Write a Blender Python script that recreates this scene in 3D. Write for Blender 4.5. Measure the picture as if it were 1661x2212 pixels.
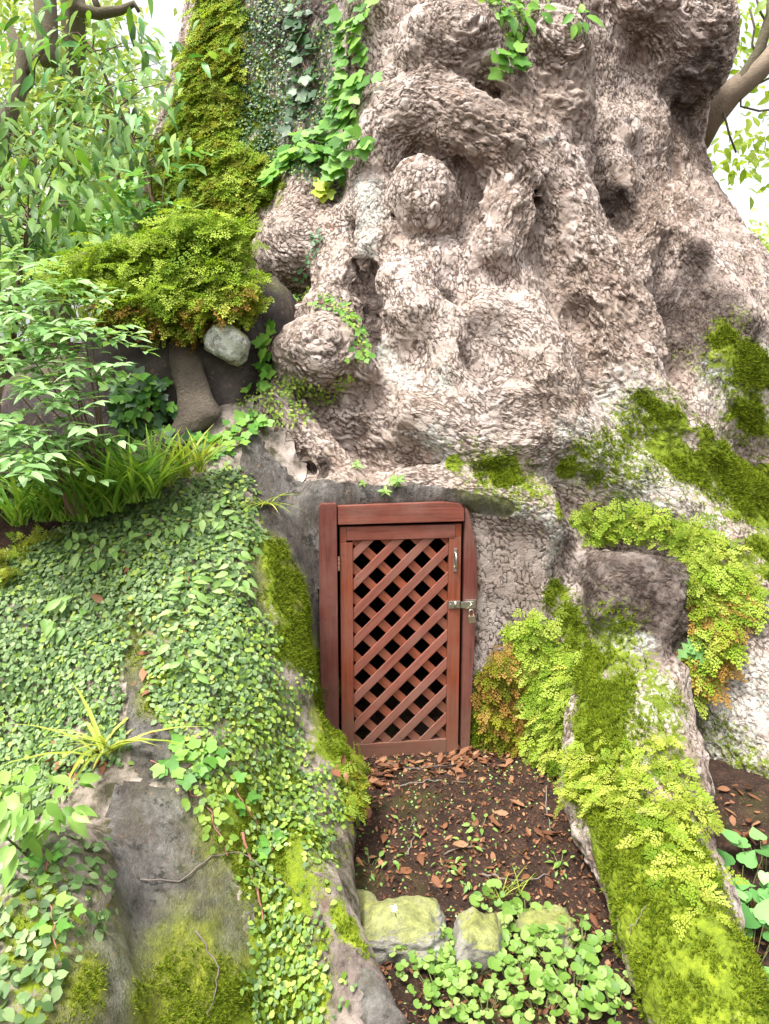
import bpy, math, random
import numpy as np
from mathutils import Vector, Matrix, kdtree
from mathutils.bvhtree import BVHTree
for _o in list(bpy.data.objects): bpy.data.objects.remove(_o)
random.seed(7); RNG = np.random.default_rng(7)
SC = bpy.context.scene; COL = SC.collection
# ---------------------------------------------------------------- camera
PITCH = math.radians(8.5); CAM = np.array([0.0, 0.0, 1.40]); FPX = 1598.0
cd = bpy.data.cameras.new('camera'); cam = bpy.data.objects.new('camera', cd); COL.objects.link(cam)
cam.location = CAM; cam.rotation_euler = (math.pi/2 - PITCH, 0, 0)
cd.sensor_fit = 'VERTICAL'; cd.sensor_height = 24.0; cd.lens = 24.0*FPX/2212.0
cd.clip_start = 0.02; cd.clip_end = 2000
SC.camera = cam
# ---------------------------------------------------------------- sky, sun, exposure
SUN_EL, SUN_AZ = math.radians(66), math.radians(225)   # azimuth clockwise from +Y: behind the camera, a little left
w = bpy.data.worlds.new('World'); SC.world = w; w.use_nodes = True
nt = w.node_tree; bg = nt.nodes['Background']
sk = nt.nodes.new('ShaderNodeTexSky'); sk.sky_type = 'NISHITA'; sk.sun_disc = False
sk.sun_elevation = SUN_EL; sk.sun_rotation = SUN_AZ; sk.air_density = 1.0; sk.dust_density = 6.0; sk.ozone_density = 0.6
hs = nt.nodes.new('ShaderNodeHueSaturation'); hs.inputs['Saturation'].default_value = 0.18
nt.links.new(sk.outputs[0], hs.inputs['Color']); nt.links.new(hs.outputs[0], bg.inputs[0]); bg.inputs[1].default_value = 0.13
sl = bpy.data.lights.new('sun', 'SUN'); sl.energy = 1.5; sl.angle = math.radians(11); sl.color = (1, .96, .9)
so = bpy.data.objects.new('sun', sl); COL.objects.link(so)
sd = Vector((math.sin(SUN_AZ)*math.cos(SUN_EL), math.cos(SUN_AZ)*math.cos(SUN_EL), math.sin(SUN_EL)))
so.rotation_euler = sd.to_track_quat('Z', 'Y').to_euler(); so.location = (0, -3, 8)
SC.view_settings.view_transform = 'Standard'; SC.view_settings.look = 'None'
SC.view_settings.exposure = 1.75; SC.view_settings.gamma = 1.0; SC.view_settings.use_curve_mapping = False
# ---------------------------------------------------------------- helpers
FW = np.array([0, math.cos(PITCH), -math.sin(PITCH)]); UP = np.array([0, math.sin(PITCH), math.cos(PITCH)]); RT = np.array([1.0, 0, 0])
def ray(px, py):
    d = RT*((px-830.5)/FPX) + UP*((1106-py)/FPX) + FW
    return d/np.linalg.norm(d)
def P(px, py, Y):
    d = ray(px, py); return CAM + d*(Y/d[1])
def tag(o, label=None, cat=None, group=None, kind=None):
    if label: o['label'] = label
    if cat: o['category'] = cat
    if group: o['group'] = group
    if kind: o['kind'] = kind
    return o
def empty(name, loc, label, cat, group=None):
    o = bpy.data.objects.new(name, None); COL.objects.link(o); o.location = Vector(loc); o.empty_display_size = .05
    return tag(o, label, cat, group)
def new_mesh(name, V, F, mat=None, smooth=True):
    """F: array (n,3)/(n,4) or list of faces"""
    me = bpy.data.meshes.new(name)
    V = np.asarray(V, np.float32)
    if isinstance(F, np.ndarray):
        n, k = F.shape
        me.vertices.add(len(V)); me.vertices.foreach_set('co', V.ravel())
        me.loops.add(n*k); me.loops.foreach_set('vertex_index', F.astype(np.int32).ravel())
        me.polygons.add(n); me.polygons.foreach_set('loop_start', np.arange(0, n*k, k, dtype=np.int32))
        me.update(calc_edges=True)
    else:
        me.from_pydata([tuple(map(float, v)) for v in V], [], [tuple(f) for f in F]); me.update()
    if smooth: me.polygons.foreach_set('use_smooth', np.ones(len(me.polygons), bool))
    if mat: me.materials.append(mat)
    return me
def link(name, me, parent=None):
    o = bpy.data.objects.new(name, me); COL.objects.link(o)
    if parent is not None:
        o.parent = parent; o.matrix_parent_inverse = Matrix.Translation(-Vector(parent.location)) if parent.rotation_euler == parent.rotation_euler and parent.type == 'EMPTY' and tuple(parent.rotation_euler) == (0, 0, 0) else parent.matrix_basis.inverted()
    return o
def attr(me, name, data, typ='FLOAT'):
    a = me.attributes.new(name, typ, 'POINT')
    if typ == 'FLOAT': a.data.foreach_set('value', np.ascontiguousarray(data, np.float32).ravel())
    else: a.data.foreach_set('color', np.ascontiguousarray(data, np.float32).ravel())
def sstep(a, b, x):
    t = np.clip((x-a)/(b-a), 0, 1); return t*t*(3-2*t)
_NT = np.random.default_rng(99).random(64*64*64).astype(np.float32)*2-1
def vnoise(Pn, scale=1.0, seed=0, octs=1, gain=.5):
    """value noise in -1..1"""
    out = np.zeros(len(Pn), np.float32); amp = 1.0; tot = 0
    for o in range(octs):
        q = (Pn*(scale*2.03**o)+(17.3*o+seed*3.71+100)).astype(np.float32); i = np.floor(q); f = q-i; f = f*f*(3-2*f); i = i.astype(np.int32)
        x0 = (i[:, 0] & 63) << 12; x1 = ((i[:, 0]+1) & 63) << 12; y0 = (i[:, 1] & 63) << 6; y1 = ((i[:, 1]+1) & 63) << 6; z0 = i[:, 2] & 63; z1 = (i[:, 2]+1) & 63
        fx, fy, fz = f[:, 0], f[:, 1], f[:, 2]
        def ln(x, y):
            b = x+y; a0 = _NT[b+z0]; return a0+(_NT[b+z1]-a0)*fz
        a0 = ln(x0, y0); a0 = a0+(ln(x0, y1)-a0)*fy; b0 = ln(x1, y0); b0 = b0+(ln(x1, y1)-b0)*fy
        out += amp*(a0+(b0-a0)*fx); tot += amp; amp *= gain
    return out/tot
def rot_to(n, up=None):
    n = Vector(n).normalized(); return n.to_track_quat('Z', 'Y').to_matrix()
# ---------------------------------------------------------------- materials
def mat_new(name):
    m = bpy.data.materials.new(name); m.use_nodes = True; t = m.node_tree
    b = t.nodes['Principled BSDF']; return m, t, b
def nd(t, typ, **kw):
    n = t.nodes.new(typ)
    for k, v in kw.items():
        if k == 'ins':
            for a, b in v.items(): n.inputs[a].default_value = b
        else: setattr(n, k, v)
    return n
def L(t, a, b): t.links.new(a, b)
def ramp(t, fac, stops):
    r = nd(t, 'ShaderNodeValToRGB'); e = r.color_ramp.elements
    while len(e) > 1: e.remove(e[0])
    e[0].position = stops[0][0]; e[0].color = (*stops[0][1], 1)
    for p, c in stops[1:]:
        x = e.new(p); x.color = (*c, 1)
    L(t, fac, r.inputs[0]); return r.outputs[0]
def mixc(t, fac, a, b, bt='MIX'):
    n = nd(t, 'ShaderNodeMix', data_type='RGBA', blend_type=bt)
    if hasattr(fac, 'links'): L(t, fac, n.inputs[0])
    else: n.inputs[0].default_value = fac
    for s, v in ((n.inputs[6], a), (n.inputs[7], b)):
        if hasattr(v, 'links'): L(t, v, s)
        else: s.default_value = (*v, 1)
    return n.outputs[2]
def mth(t, op, a, b=None, clamp=False):
    n = nd(t, 'ShaderNodeMath', operation=op); n.use_clamp = clamp
    for s, v in zip(n.inputs, (a, b)):
        if v is None: continue
        if hasattr(v, 'links'): L(t, v, s)
        else: s.default_value = v
    return n.outputs[0]
def noise(t, scale, detail=4, rough=.6, vec=None, out=0):
    n = nd(t, 'ShaderNodeTexNoise', ins={'Scale': scale, 'Detail': detail, 'Roughness': rough})
    if vec is not None: L(t, vec, n.inputs['Vector'])
    return n.outputs[out]
def geo_pos(t):
    return nd(t, 'ShaderNodeNewGeometry').outputs['Position']
def bump(t, b, h, strength=.5, dist=.01):
    n = nd(t, 'ShaderNodeBump', ins={'Strength': strength, 'Distance': dist}); L(t, h, n.inputs['Height']); L(t, n.outputs[0], b.inputs['Normal'])
def leaf_mat(name, c0, c1, c2, rough=.45, trans=.35, veins=0.0, spec=.3):
    """c0 dark .. c2 light; random per leaf (attribute rnd + object random)"""
    m, t, b = mat_new(name)
    a = nd(t, 'ShaderNodeAttribute', attribute_name='rnd').outputs['Fac']; oi = nd(t, 'ShaderNodeObjectInfo').outputs['Random']
    r = mth(t, 'FRACT', mth(t, 'ADD', a, oi))
    c = ramp(t, r, [(0, c0), (.45, c1), (1, c2)])
    nz = noise(t, 60, 2, .5, geo_pos(t))
    c = mixc(t, mth(t, 'MULTIPLY', nz, .35), c, (c0[0]*.7, c0[1]*.7, c0[2]*.7))
    L(t, c, b.inputs['Base Color']); b.inputs['Roughness'].default_value = rough; b.inputs['Specular IOR Level'].default_value = spec
    tr = nd(t, 'ShaderNodeBsdfTranslucent'); tc = mixc(t, 1.0, c, (1.15, 1.15, .55), 'MULTIPLY'); L(t, tc, tr.inputs[0])
    mx = nd(t, 'ShaderNodeMixShader', ins={0: trans}); L(t, b.outputs[0], mx.inputs[1]); L(t, tr.outputs[0], mx.inputs[2])
    L(t, mx.outputs[0], t.nodes['Material Output'].inputs[0])
    return m
def plain(name, c, rough=.7, metallic=0, nscale=30, var=.25, bstr=.3, bdist=.004, spec=.4):
    m, t, b = mat_new(name); p = geo_pos(t)
    nz = noise(t, nscale, 5, .6, p)
    col = mixc(t, nz, tuple(x*(1-var) for x in c), tuple(min(1, x*(1+var)) for x in c))
    L(t, col, b.inputs['Base Color']); b.inputs['Roughness'].default_value = rough; b.inputs['Metallic'].default_value = metallic
    b.inputs['Specular IOR Level'].default_value = spec
    bump(t, b, noise(t, nscale*4, 4, .7, p), bstr, bdist)
    return m
# ================================================================ the camphor tree: a sculpted solid (signed distance), meshed and barked
BODY = []; BASE = None   # (op, k, fn, bbox_lo, bbox_hi, group, axis fn)
def _bb(pts, rs, k):
    pts = np.array(pts); rs = np.array(rs)[:, None]; m = k*1.2+.05
    return (pts-rs).min(0)-m, (pts+rs).max(0)+m
def tube(op, pts, k, group, world=False):
    c = [np.array(p[:3]) if world else P(*p[:3]) for p in pts]; r = [p[3] for p in pts]
    def fn(X):
        d = None
        for i in range(len(c)-1):
            a, b = c[i], c[i+1]; ab = b-a; h = np.clip(((X-a)@ab)/(ab@ab), 0, 1)
            q = X-a-h[:, None]*ab; e = np.sqrt((q*q).sum(1))-(r[i]+(r[i+1]-r[i])*h)
            d = e if d is None else np.minimum(d, e)
        return d
    def ax(X):
        best = None; out = np.zeros_like(X)
        for i in range(len(c)-1):
            a, b = c[i], c[i+1]; ab = b-a; h = np.clip(((X-a)@ab)/(ab@ab), 0, 1)
            q = X-a-h[:, None]*ab; e = np.sqrt((q*q).sum(1))-(r[i]+(r[i+1]-r[i])*h)
            if best is None: best = e; out[:] = ab/np.linalg.norm(ab)
            else:
                m = e < best; out[m] = ab/np.linalg.norm(ab); best = np.minimum(best, e)
        return out
    lo, hi = _bb(c, r, k); BODY.append((op, k, fn, lo, hi, group, ax)); return c
def ell(op, px, py, Y, rx, ry, rz, k, group, rot=0.0, axis=None, yaw=0.0):
    c = P(px, py, Y); R = np.array([rx, ry, rz]); M = np.array(Matrix.Rotation(yaw, 3, 'Z') @ Matrix.Rotation(rot, 3, 'Y'))
    def fn(X):
        q = (X-c)@M; k0 = np.sqrt(((q/R)**2).sum(1)); k1 = np.sqrt(((q/R**2)**2).sum(1))+1e-9
        return k0*(k0-1)/k1
    def ax(X):
        q = X-c
        if axis == 'swirl':
            t = np.cross(q, np.array([.25, -1.0, .35]))
        else: t = np.tile(np.array([0, 0, 1.0]), (len(X), 1)) if axis is None else np.tile(np.array(axis, float), (len(X), 1))
        return t/(np.linalg.norm(t, axis=1)[:, None]+1e-9)
    m = max(rx, ry, rz)
    BODY.append((op, k, fn, c-m-k*1.2-.05, c+m+k*1.2+.05, group, ax)); return c
def sdf(X):
    d = np.full(len(X), 9.0)
    for op, k, fn, *_ in (BASE or BODY):
        e = fn(X); d = comb(op, k, d, e)
    return d
def comb(op, k, d, e):
    if op == 'u':
        h = np.clip(.5+.5*(d-e)/k, 0, 1); return d*(1-h)+e*h-k*h*(1-h)
    h = np.clip(.5-.5*(d+e)/k, 0, 1); return d*(1-h)-e*h+k*h*(1-h)
PROUD = 0.0
def surf(pts):
    """depth (Y) of the solid built so far along the sight line of each point"""
    D = np.array([ray(p[0], p[1]) for p in pts]); t = np.full(len(pts), 1.2)
    for _ in range(70):
        d = sdf(CAM+D*t[:, None]); t = np.minimum(t+d*.8, 9)
    return CAM[1]+D[:, 1]*t
def on(op, pts, k, group):
    ys = surf(pts)-(PROUD if op == 'u' else 0); return tube(op, [(p[0], p[1], y+p[2], p[3]*(1.12 if op == 'u' and PROUD else 1)) for p, y in zip(pts, ys)], k, group)
def bulb(px, py, off, rx, ry, rz, k, group, **kw):
    op = kw.pop('op', 'u'); y = surf([(px, py)])[0]-(PROUD if op == 'u' else 0); q = 1.1 if op == 'u' and PROUD and group != 'burl_ball' else 1; return ell(op, px, py, y+off, rx*q, ry*q, rz*q, k*.7, group, **kw)
# --- trunk
tube('u', [(700, -500, 5.0, .64), (650, 150, 4.85, .70), (590, 560, 4.6, .80), (560, 900, 4.3, .8)], .25, 'trunk')
tube('u', [(950, -500, 5.1, 1.25), (960, 500, 5.0, 1.35), (960, 1300, 4.7, 1.4)], .25, 'trunk')
tube('u', [(960, -400, 4.45, .58), (980, 250, 4.28, .64), (960, 620, 4.02, .70), (930, 900, 3.72, .72)], .2, 'trunk')
tube('u', [(1390, -450, 4.75, .48), (1365, 330, 4.5, .38), (1385, 470, 4.42, .42), (1415, 600, 4.28, .51), (1440, 850, 3.95, .60)], .15, 'trunk')
tube('u', [(760, 900, 3.50, .42), (930, 935, 3.42, .44), (1130, 960, 3.42, .46)], .18, 'trunk')
# --- right flank roots
tube('u', [(1180, 640, 4.0, .5), (1220, 900, 3.68, .52), (1380, 1160, 3.36, .46), (1600, 1460, 3.0, .42), (1760, 1800, 2.7, .36)], .2, 'root_right')
tube('u', [(1480, 720, 4.1, .5), (1660, 950, 3.85, .46), (1900, 1250, 3.6, .45)], .15, 'root_far')
# --- left: shoulder down to the mound and the mortared flank
tube('u', [(560, 880, 3.45, .30), (520, 1050, 3.15, .36), (440, 1400, 2.72, .50), (340, 1800, 2.15, .42), (270, 2260, 1.66, .40)], .15, 'mound')
tube('u', [(380, 1290, 2.85, .42), (30, 1530, 2.6, .52), (-250, 1850, 2.3, .55)], .15, 'mound')
tube('u', [(565, 1010, 3.22, .24), (555, 1250, 2.95, .25), (605, 1500, 2.62, .235), (640, 1700, 2.32, .205), (640, 1900, 2.02, .17), (690, 2060, 1.78, .13), (760, 2260, 1.56, .12)], .08, 'mound')
tube('u', [(690, 1120, 3.22, .24), (650, 1420, 3.05, .3), (660, 1700, 2.9, .3)], .08, 'flank')
tube('u', [(110, 1930, 1.62, .17), (60, 2250, 1.36, .24)], .05, 'mound')
# --- right: block root, ridge and lichen root
def block(px, py, Y, half, rad, k, group, rot):
    c = P(px, py, Y); h = np.array(half)-rad; M = np.array(Matrix.Rotation(rot, 3, 'Y') @ Matrix.Rotation(-.25, 3, 'X'))
    def fn(X):
        q = np.abs((X-c)@M)-h; return np.sqrt((np.maximum(q, 0)**2).sum(1))+np.minimum(q.max(1), 0)-rad
    r = np.linalg.norm(half)+k+.05; BODY.append(('u', k, fn, c-r, c+r, group, lambda X: np.tile(np.array([1.0, 0, .3]), (len(X), 1))))
block(1352, 1285, 2.90, (.205, .20, .155), .07, .025, 'root_block', .12)
tube('u', [(1350, 1400, 2.9, .20), (1365, 1560, 2.62, .245), (1375, 1720, 2.32, .255), (1430, 1900, 1.98, .185), (1480, 2060, 1.72, .15), (1560, 2240, 1.5, .135)], .06, 'root_ridge')
tube('u', [(1560, 1300, 3.05, .26), (1640, 1560, 2.78, .22), (1760, 1860, 2.5, .2)], .05, 'root_lichen')
tube('u', [(1225, 1170, 3.08, .12), (1215, 1350, 2.98, .13), (1190, 1640, 2.78, .13)], .06, 'root_block')
# --- features of the face, set against the plain trunk built so far
BASE = list(BODY); PROUD = .06
on('u', [(1100, 190, .05, .13), (1150, 330, .05, .14), (1215, 480, .06, .15), (1310, 640, .07, .15), (1400, 760, .09, .14)], .08, 'trunk')
on('u', [(1190, 110, .05, .16), (1200, 215, .05, .165), (1205, 300, .07, .14), (1225, 400, .08, .10)], .05, 'burl_c')
bulb(1187, 122, -.03, .175, .18, .18, .04, 'burl_c', axis='swirl')
bulb(1200, 245, .0, .155, .16, .15, .04, 'burl_c', axis='swirl')
bulb(970, 108, -.02, .225, .18, .17, .05, 'burl_b', axis='swirl')
bulb(1055, 165, .05, .12, .13, .12, .05, 'burl_b', axis='swirl')
on('u', [(880, 205, .06, .10), (960, 185, .05, .11), (1050, 215, .06, .11)], .06, 'trunk')
on('u', [(800, -60, .05, .13), (815, 120, .05, .13), (808, 260, .06, .12), (800, 420, .06, .10), (805, 560, .05, .09)], .06, 'trunk')
on('u', [(818, 345, .03, .10), (848, 262, .0, .125), (925, 232, -.03, .13), (1010, 268, -.04, .135), (1085, 325, -.03, .135), (1125, 375, .0, .12)], .035, 'burl_arch')
on('u', [(1115, 400, .04, .12), (1085, 480, .03, .13), (1075, 545, .04, .115)], .06, 'burl_cheek')
on('u', [(865, 620, .06, .11), (895, 690, .06, .12)], .08, 'trunk')
bulb(935, 425, -.07, .165, .16, .19, .06, 'trunk', op='s')
on('s', [(992, 350, -.01, .04), (1018, 430, .0, .06), (1002, 510, .0, .055)], .02, 'trunk')
on('s', [(870, 190, -.07, .045), (950, 205, -.08, .05), (1035, 218, -.08, .04), (1075, 205, -.09, .03)], .035, 'trunk')
on('s', [(1112, 20, -.06, .06), (1108, 110, -.07, .06), (1128, 200, -.08, .055), (1140, 280, -.08, .04)], .04, 'trunk')
on('s', [(1150, 420, -.09, .03), (1160, 520, -.09, .035), (1120, 600, -.07, .03)], .05, 'trunk')
on('s', [(1160, 330, -.10, .04), (1200, 345, -.10, .045), (1250, 330, -.07, .04)], .05, 'trunk')
on('s', [(735, 470, -.03, .04), (740, 560, -.03, .04), (655, 632, -.06, .035), (610, 640, -.04, .03)], .04, 'trunk')
on('s', [(610, 840, -.03, .03), (700, 850, -.05, .03), (790, 830, -.04, .03)], .04, 'trunk')
bulb(920, 431, .035, .148, .165, .180, .010, 'burl_ball', rot=-.25, axis=(.25, 0, 1))
bulb(1462, 95, .12, .26, .3, .36, .06, 'burl_right', axis='swirl')
bulb(1370, 25, .06, .2, .2, .15, .08, 'burl_right', axis='swirl')
on('s', [(1285, 180, .0, .06), (1283, 330, .0, .07), (1325, 450, .0, .06), (1360, 520, .03, .04)], .08, 'trunk')
bulb(1330, 300, .09, .10, .13, .14, .05, 'trunk')
bulb(1325, 410, .09, .12, .13, .17, .06, 'trunk')
on('u', [(705, 370, .10, .15), (672, 470, .06, .17), (650, 530, .05, .18)], .06, 'burl_d')
bulb(640, 540, -.01, .19, .20, .175, .05, 'burl_d', axis='swirl')
on('u', [(730, 520, .08, .12), (745, 620, .06, .13), (720, 690, .04, .13)], .05, 'trunk')
bulb(692, 765, .0, .205, .19, .155, .05, 'burl_e', axis='swirl')
on('u', [(625, 720, .02, .08), (690, 690, .0, .085), (760, 720, .0, .08), (800, 800, .02, .06)], .035, 'burl_e')
on('s', [(778, 500, -.03, .05), (798, 640, -.03, .05), (818, 775, -.02, .045)], .06, 'trunk')
on('u', [(955, 700, .04, .06), (985, 800, .03, .065), (1045, 875, .03, .07), (1120, 870, .05, .06)], .05, 'trunk')
on('u', [(1050, 680, .05, .10), (1130, 730, .04, .10), (1190, 830, .06, .09)], .07, 'trunk')
on('s', [(1005, 780, .0, .045), (1060, 835, .0, .045)], .05, 'trunk')
on('s', [(965, 590, -.01, .05), (990, 650, .0, .05)], .05, 'trunk')
on('u', [(1230, 520, .07, .09), (1310, 720, .07, .10), (1430, 900, .08, .10), (1600, 1070, .08, .10)], .08, 'trunk')
on('u', [(1120, 620, .07, .08), (1190, 820, .07, .09), (1300, 980, .07, .09), (1440, 1090, .08, .09)], .08, 'trunk')
on('u', [(1395, 200, .08, .10), (1385, 420, .08, .10), (1385, 560, .09, .10), (1360, 700, .10, .09)], .08, 'trunk')
on('u', [(1462, 420, .07, .07), (1510, 560, .07, .08), (1600, 700, .08, .09)], .07, 'trunk')
on('s', [(1240, 680, .01, .035), (1300, 840, .01, .04), (1380, 960, .01, .03)], .05, 'trunk')
on('s', [(1450, 560, -.04, .08), (1470, 700, -.05, .12), (1490, 800, -.03, .1)], .14, 'trunk')
on('u', [(900, 900, .06, .10), (1010, 960, .05, .10), (1150, 960, .06, .1)], .08, 'trunk')
# --- the hollow behind the door and the recess in front of it
YAW = math.radians(8); DO = P(737, 1640, 2.75); DO[2] = .002      # the door's hinge corner and its turn
def box_op(op, lo, hi, k, rad, group):
    """box in the door's own space (x across, y into the tree, z up)"""
    c = (np.array(lo)+np.array(hi))/2; h = (np.array(hi)-np.array(lo))/2-rad; cs, sn = math.cos(YAW), math.sin(YAW)
    def fn(X):
        Q = X-DO; Q = np.stack([Q[:, 0]*cs+Q[:, 1]*sn, -Q[:, 0]*sn+Q[:, 1]*cs, Q[:, 2]], 1)
        q = np.abs(Q-c)-h; return np.sqrt((np.maximum(q, 0)**2).sum(1))+np.minimum(q.max(1), 0)-rad
    r = np.linalg.norm(h)+rad+.1+k; cw = DO+np.array([c[0]*cs-c[1]*sn, c[0]*sn+c[1]*cs, c[2]])
    BODY.append((op, k, fn, cw-r, cw+r, group, None))
BASE = None; PROUD = 0
box_op('u', (-.14, -.018, -.5), (.86, .7, 1.10), .05, .05, 'mortar')
box_op('s', (-.12, -.36, -.5), (.47, -.010, 1.10), .05, .06, 'mortar')
box_op('s', (.30, -.36, -.5), (.74, -.002, 1.02), .05, .08, 'mortar')
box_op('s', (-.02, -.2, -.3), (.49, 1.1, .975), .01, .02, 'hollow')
on('u', [(590, 868, -.02, .085), (660, 940, -.03, .08), (765, 1035, -.02, .05)], .02, 'root_pale')
tube('u', [(640, 1850, 1.93, .07), (735, 2010, 1.72, .06), (850, 2250, 1.47, .055)], .02, 'root_low')
on('u', [(870, 1040, .06, .07), (1000, 1055, .05, .07), (1100, 1078, .04, .07), (1180, 1118, .04, .07), (1225, 1190, .05, .07)], .04, 'trunk')
GV = .042
G_LO = np.array([-2.6, 1.0, -.5]); G_HI = np.array([3.0, 5.8, 3.75])
def build_grid():
    n = np.ceil((G_HI-G_LO)/GV).astype(int)
    ax = [G_LO[i]+GV*np.arange(n[i]) for i in range(3)]
    D = np.full(n, 9.0, np.float32)
    for op, k, fn, lo, hi, g, a in BODY:
        i0 = np.clip(np.floor((lo-G_LO)/GV).astype(int), 0, n); i1 = np.clip(np.ceil((hi-G_LO)/GV).astype(int)+1, 0, n)
        if (i1 <= i0).any(): continue
        sl_ = tuple(slice(a_, b_) for a_, b_ in zip(i0, i1))
        X = np.stack(np.meshgrid(*[ax[i][sl_[i]] for i in range(3)], indexing='ij'), -1).reshape(-1, 3)
        sub = D[sl_]; D[sl_] = comb(op, k, sub.ravel(), fn(X)).reshape(sub.shape)
    D[0] = D[-1] = 1; D[:, 0] = D[:, -1] = 1; D[:, :, 0] = D[:, :, -1] = 1
    return D
def surface_nets(D):
    s = D < 0; nx, ny, nz = D.shape
    c = np.zeros((nx-1, ny-1, nz-1), np.int8)
    offs = [(i, j, k) for i in (0, 1) for j in (0, 1) for k in (0, 1)]
    for i, j, k in offs: c += s[i:nx-1+i, j:ny-1+j, k:nz-1+k]
    act = (c > 0) & (c < 8); idx = np.argwhere(act); vid = np.full(act.shape, -1, np.int32); vid[act] = np.arange(len(idx))
    val = np.stack([D[idx[:, 0]+i, idx[:, 1]+j, idx[:, 2]+k] for i, j, k in offs], 1)
    acc = np.zeros((len(idx), 3)); cnt = np.zeros(len(idx)); O = np.array(offs, float)
    for a in range(8):
        for b in range(a+1, 8):
            if np.abs(O[a]-O[b]).sum() != 1: continue
            m = (val[:, a] < 0) != (val[:, b] < 0); t = val[m, a]/(val[m, a]-val[m, b])
            acc[m] += O[a]+(O[b]-O[a])*t[:, None]; cnt[m] += 1
    V = G_LO+GV*(idx+acc/cnt[:, None]); Q = []
    for axis in range(3):
        o1, o2 = [(1, 2), (2, 0), (0, 1)][axis]
        a = np.take(s, range(0, s.shape[axis]-1), axis); b = np.take(s, range(1, s.shape[axis]), axis)
        e = np.argwhere(a != b); e = e[(e[:, o1] > 0) & (e[:, o2] > 0) & (e[:, o1] < D.shape[o1]-1) & (e[:, o2] < D.shape[o2]-1)]
        flip = ~s[e[:, 0], e[:, 1], e[:, 2]]
        def g(d1, d2):
            q = e.copy(); q[:, o1] -= d1; q[:, o2] -= d2; return vid[q[:, 0], q[:, 1], q[:, 2]]
        f = np.stack([g(1, 1), g(0, 1), g(0, 0), g(1, 0)], 1); f[flip] = f[flip][:, ::-1]; Q.append(f)
    return V, np.concatenate(Q)
def face_normals(V, F):
    n = np.cross(V[F[:, 2]]-V[F[:, 0]], V[F[:, 3 % F.shape[1]]]-V[F[:, 1]]) if F.shape[1] == 4 else np.cross(V[F[:, 1]]-V[F[:, 0]], V[F[:, 2]]-V[F[:, 0]])
    return n
def vert_normals(V, F):
    fn = face_normals(V, F); out = np.zeros_like(V)
    for j in range(F.shape[1]):
        for a in range(3): out[:, a] += np.bincount(F[:, j], fn[:, a], len(V))
    return out/(np.linalg.norm(out, axis=1)[:, None]+1e-12)
def compact(V, F):
    u, inv = np.unique(F, return_inverse=True); return V[u], inv.reshape(F.shape), u
TV, TF = surface_nets(build_grid())
# keep what a viewer in front could see: faces turned toward the front half
_n = face_normals(TV, TF); _n /= np.linalg.norm(_n, axis=1)[:, None]+1e-9
_c = TV[TF].mean(1); _v = CAM-_c; _v /= np.linalg.norm(_v, axis=1)[:, None]
FRONT = ((_n*_v).sum(1) > -.25) & (_c[:, 1] < 5.3) & (_c[:, 2] < 3.72) & (_c[:, 2] > -.3)
_f = (_c-CAM)@FW; _px = 830.5+FPX*(_c-CAM)[:, 0]/_f; _py = 1106-FPX*((_c-CAM)@UP)/_f
FRONT &= (_f > .2) & (_px > -260) & (_px < 1930) & (_py > -230) & (_py < 2450)
COARSE = BVHTree.FromPolygons(TV.tolist(), TF.tolist())
_eyes = [Vector(CAM+np.array(e)) for e in ((0, 0, 0), (-.6, 0, .1), (.6, 0, .1), (0, .1, .5))]
def _seen(p, n):
    q = Vector(p+n*.03)
    for e in _eyes:
        d = e-q; l = d.length
        if COARSE.ray_cast(q, d/l, l)[0] is None: return True
    return False
_cand = np.flatnonzero(FRONT); _ok = np.array([_seen(_c[i], _n[i]) for i in _cand]); FRONT[:] = False; FRONT[_cand[_ok]] = True
for _ in range(2):
    vm = np.zeros(len(TV), bool); vm[TF[FRONT].ravel()] = True; FRONT |= vm[TF].any(1)
BV, BF, _ = compact(TV, TF[~FRONT]); TV, TF, _ = compact(TV, TF[FRONT])
def hit(px, py, default=3.0):
    l = COARSE.ray_cast(Vector(CAM), Vector(ray(px, py)), 20)
    return np.array(l[0]) if l[0] is not None else P(px, py, default)
print('coarse', len(TF), len(BF))
# ---------------------------------------------------------------- masks that lie on the tree (patches with a shape of their own)
def strokes(lines):
    out = []
    for ln in lines:
        pts = [hit(x, y) for x, y, r in ln]; rs = [r*np.linalg.norm(p-CAM)/FPX for p, (x, y, r) in zip(pts, ln)]
        if len(pts) == 1: out.append((pts[0], pts[0]+1e-4, rs[0], rs[0]))
        for i in range(len(pts)-1): out.append((pts[i], pts[i+1], rs[i], rs[i+1]))
    return out
def mask(V, segs, soft=.35, amp=.5, scale=12, seed=1, octs=3):
    best = np.full(len(V), -9.0)
    for a, b, ra, rb in segs:
        lo = np.minimum(a, b)-max(ra, rb)*1.6; hi = np.maximum(a, b)+max(ra, rb)*1.6
        m = np.flatnonzero(((V > lo) & (V < hi)).all(1))
        if not len(m): continue
        X = V[m]; ab = b-a; h = np.clip(((X-a)@ab)/(ab@ab), 0, 1); q = X-a-h[:, None]*ab
        v = 1-np.sqrt((q*q).sum(1))/(ra+(rb-ra)*h); best[m] = np.maximum(best[m], v)
    out = np.zeros(len(V)); m = np.flatnonzero(best > -1.2)
    if len(m): out[m] = sstep(-soft, soft, best[m]+amp*vnoise(V[m], scale, seed, octs))
    return out
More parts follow.
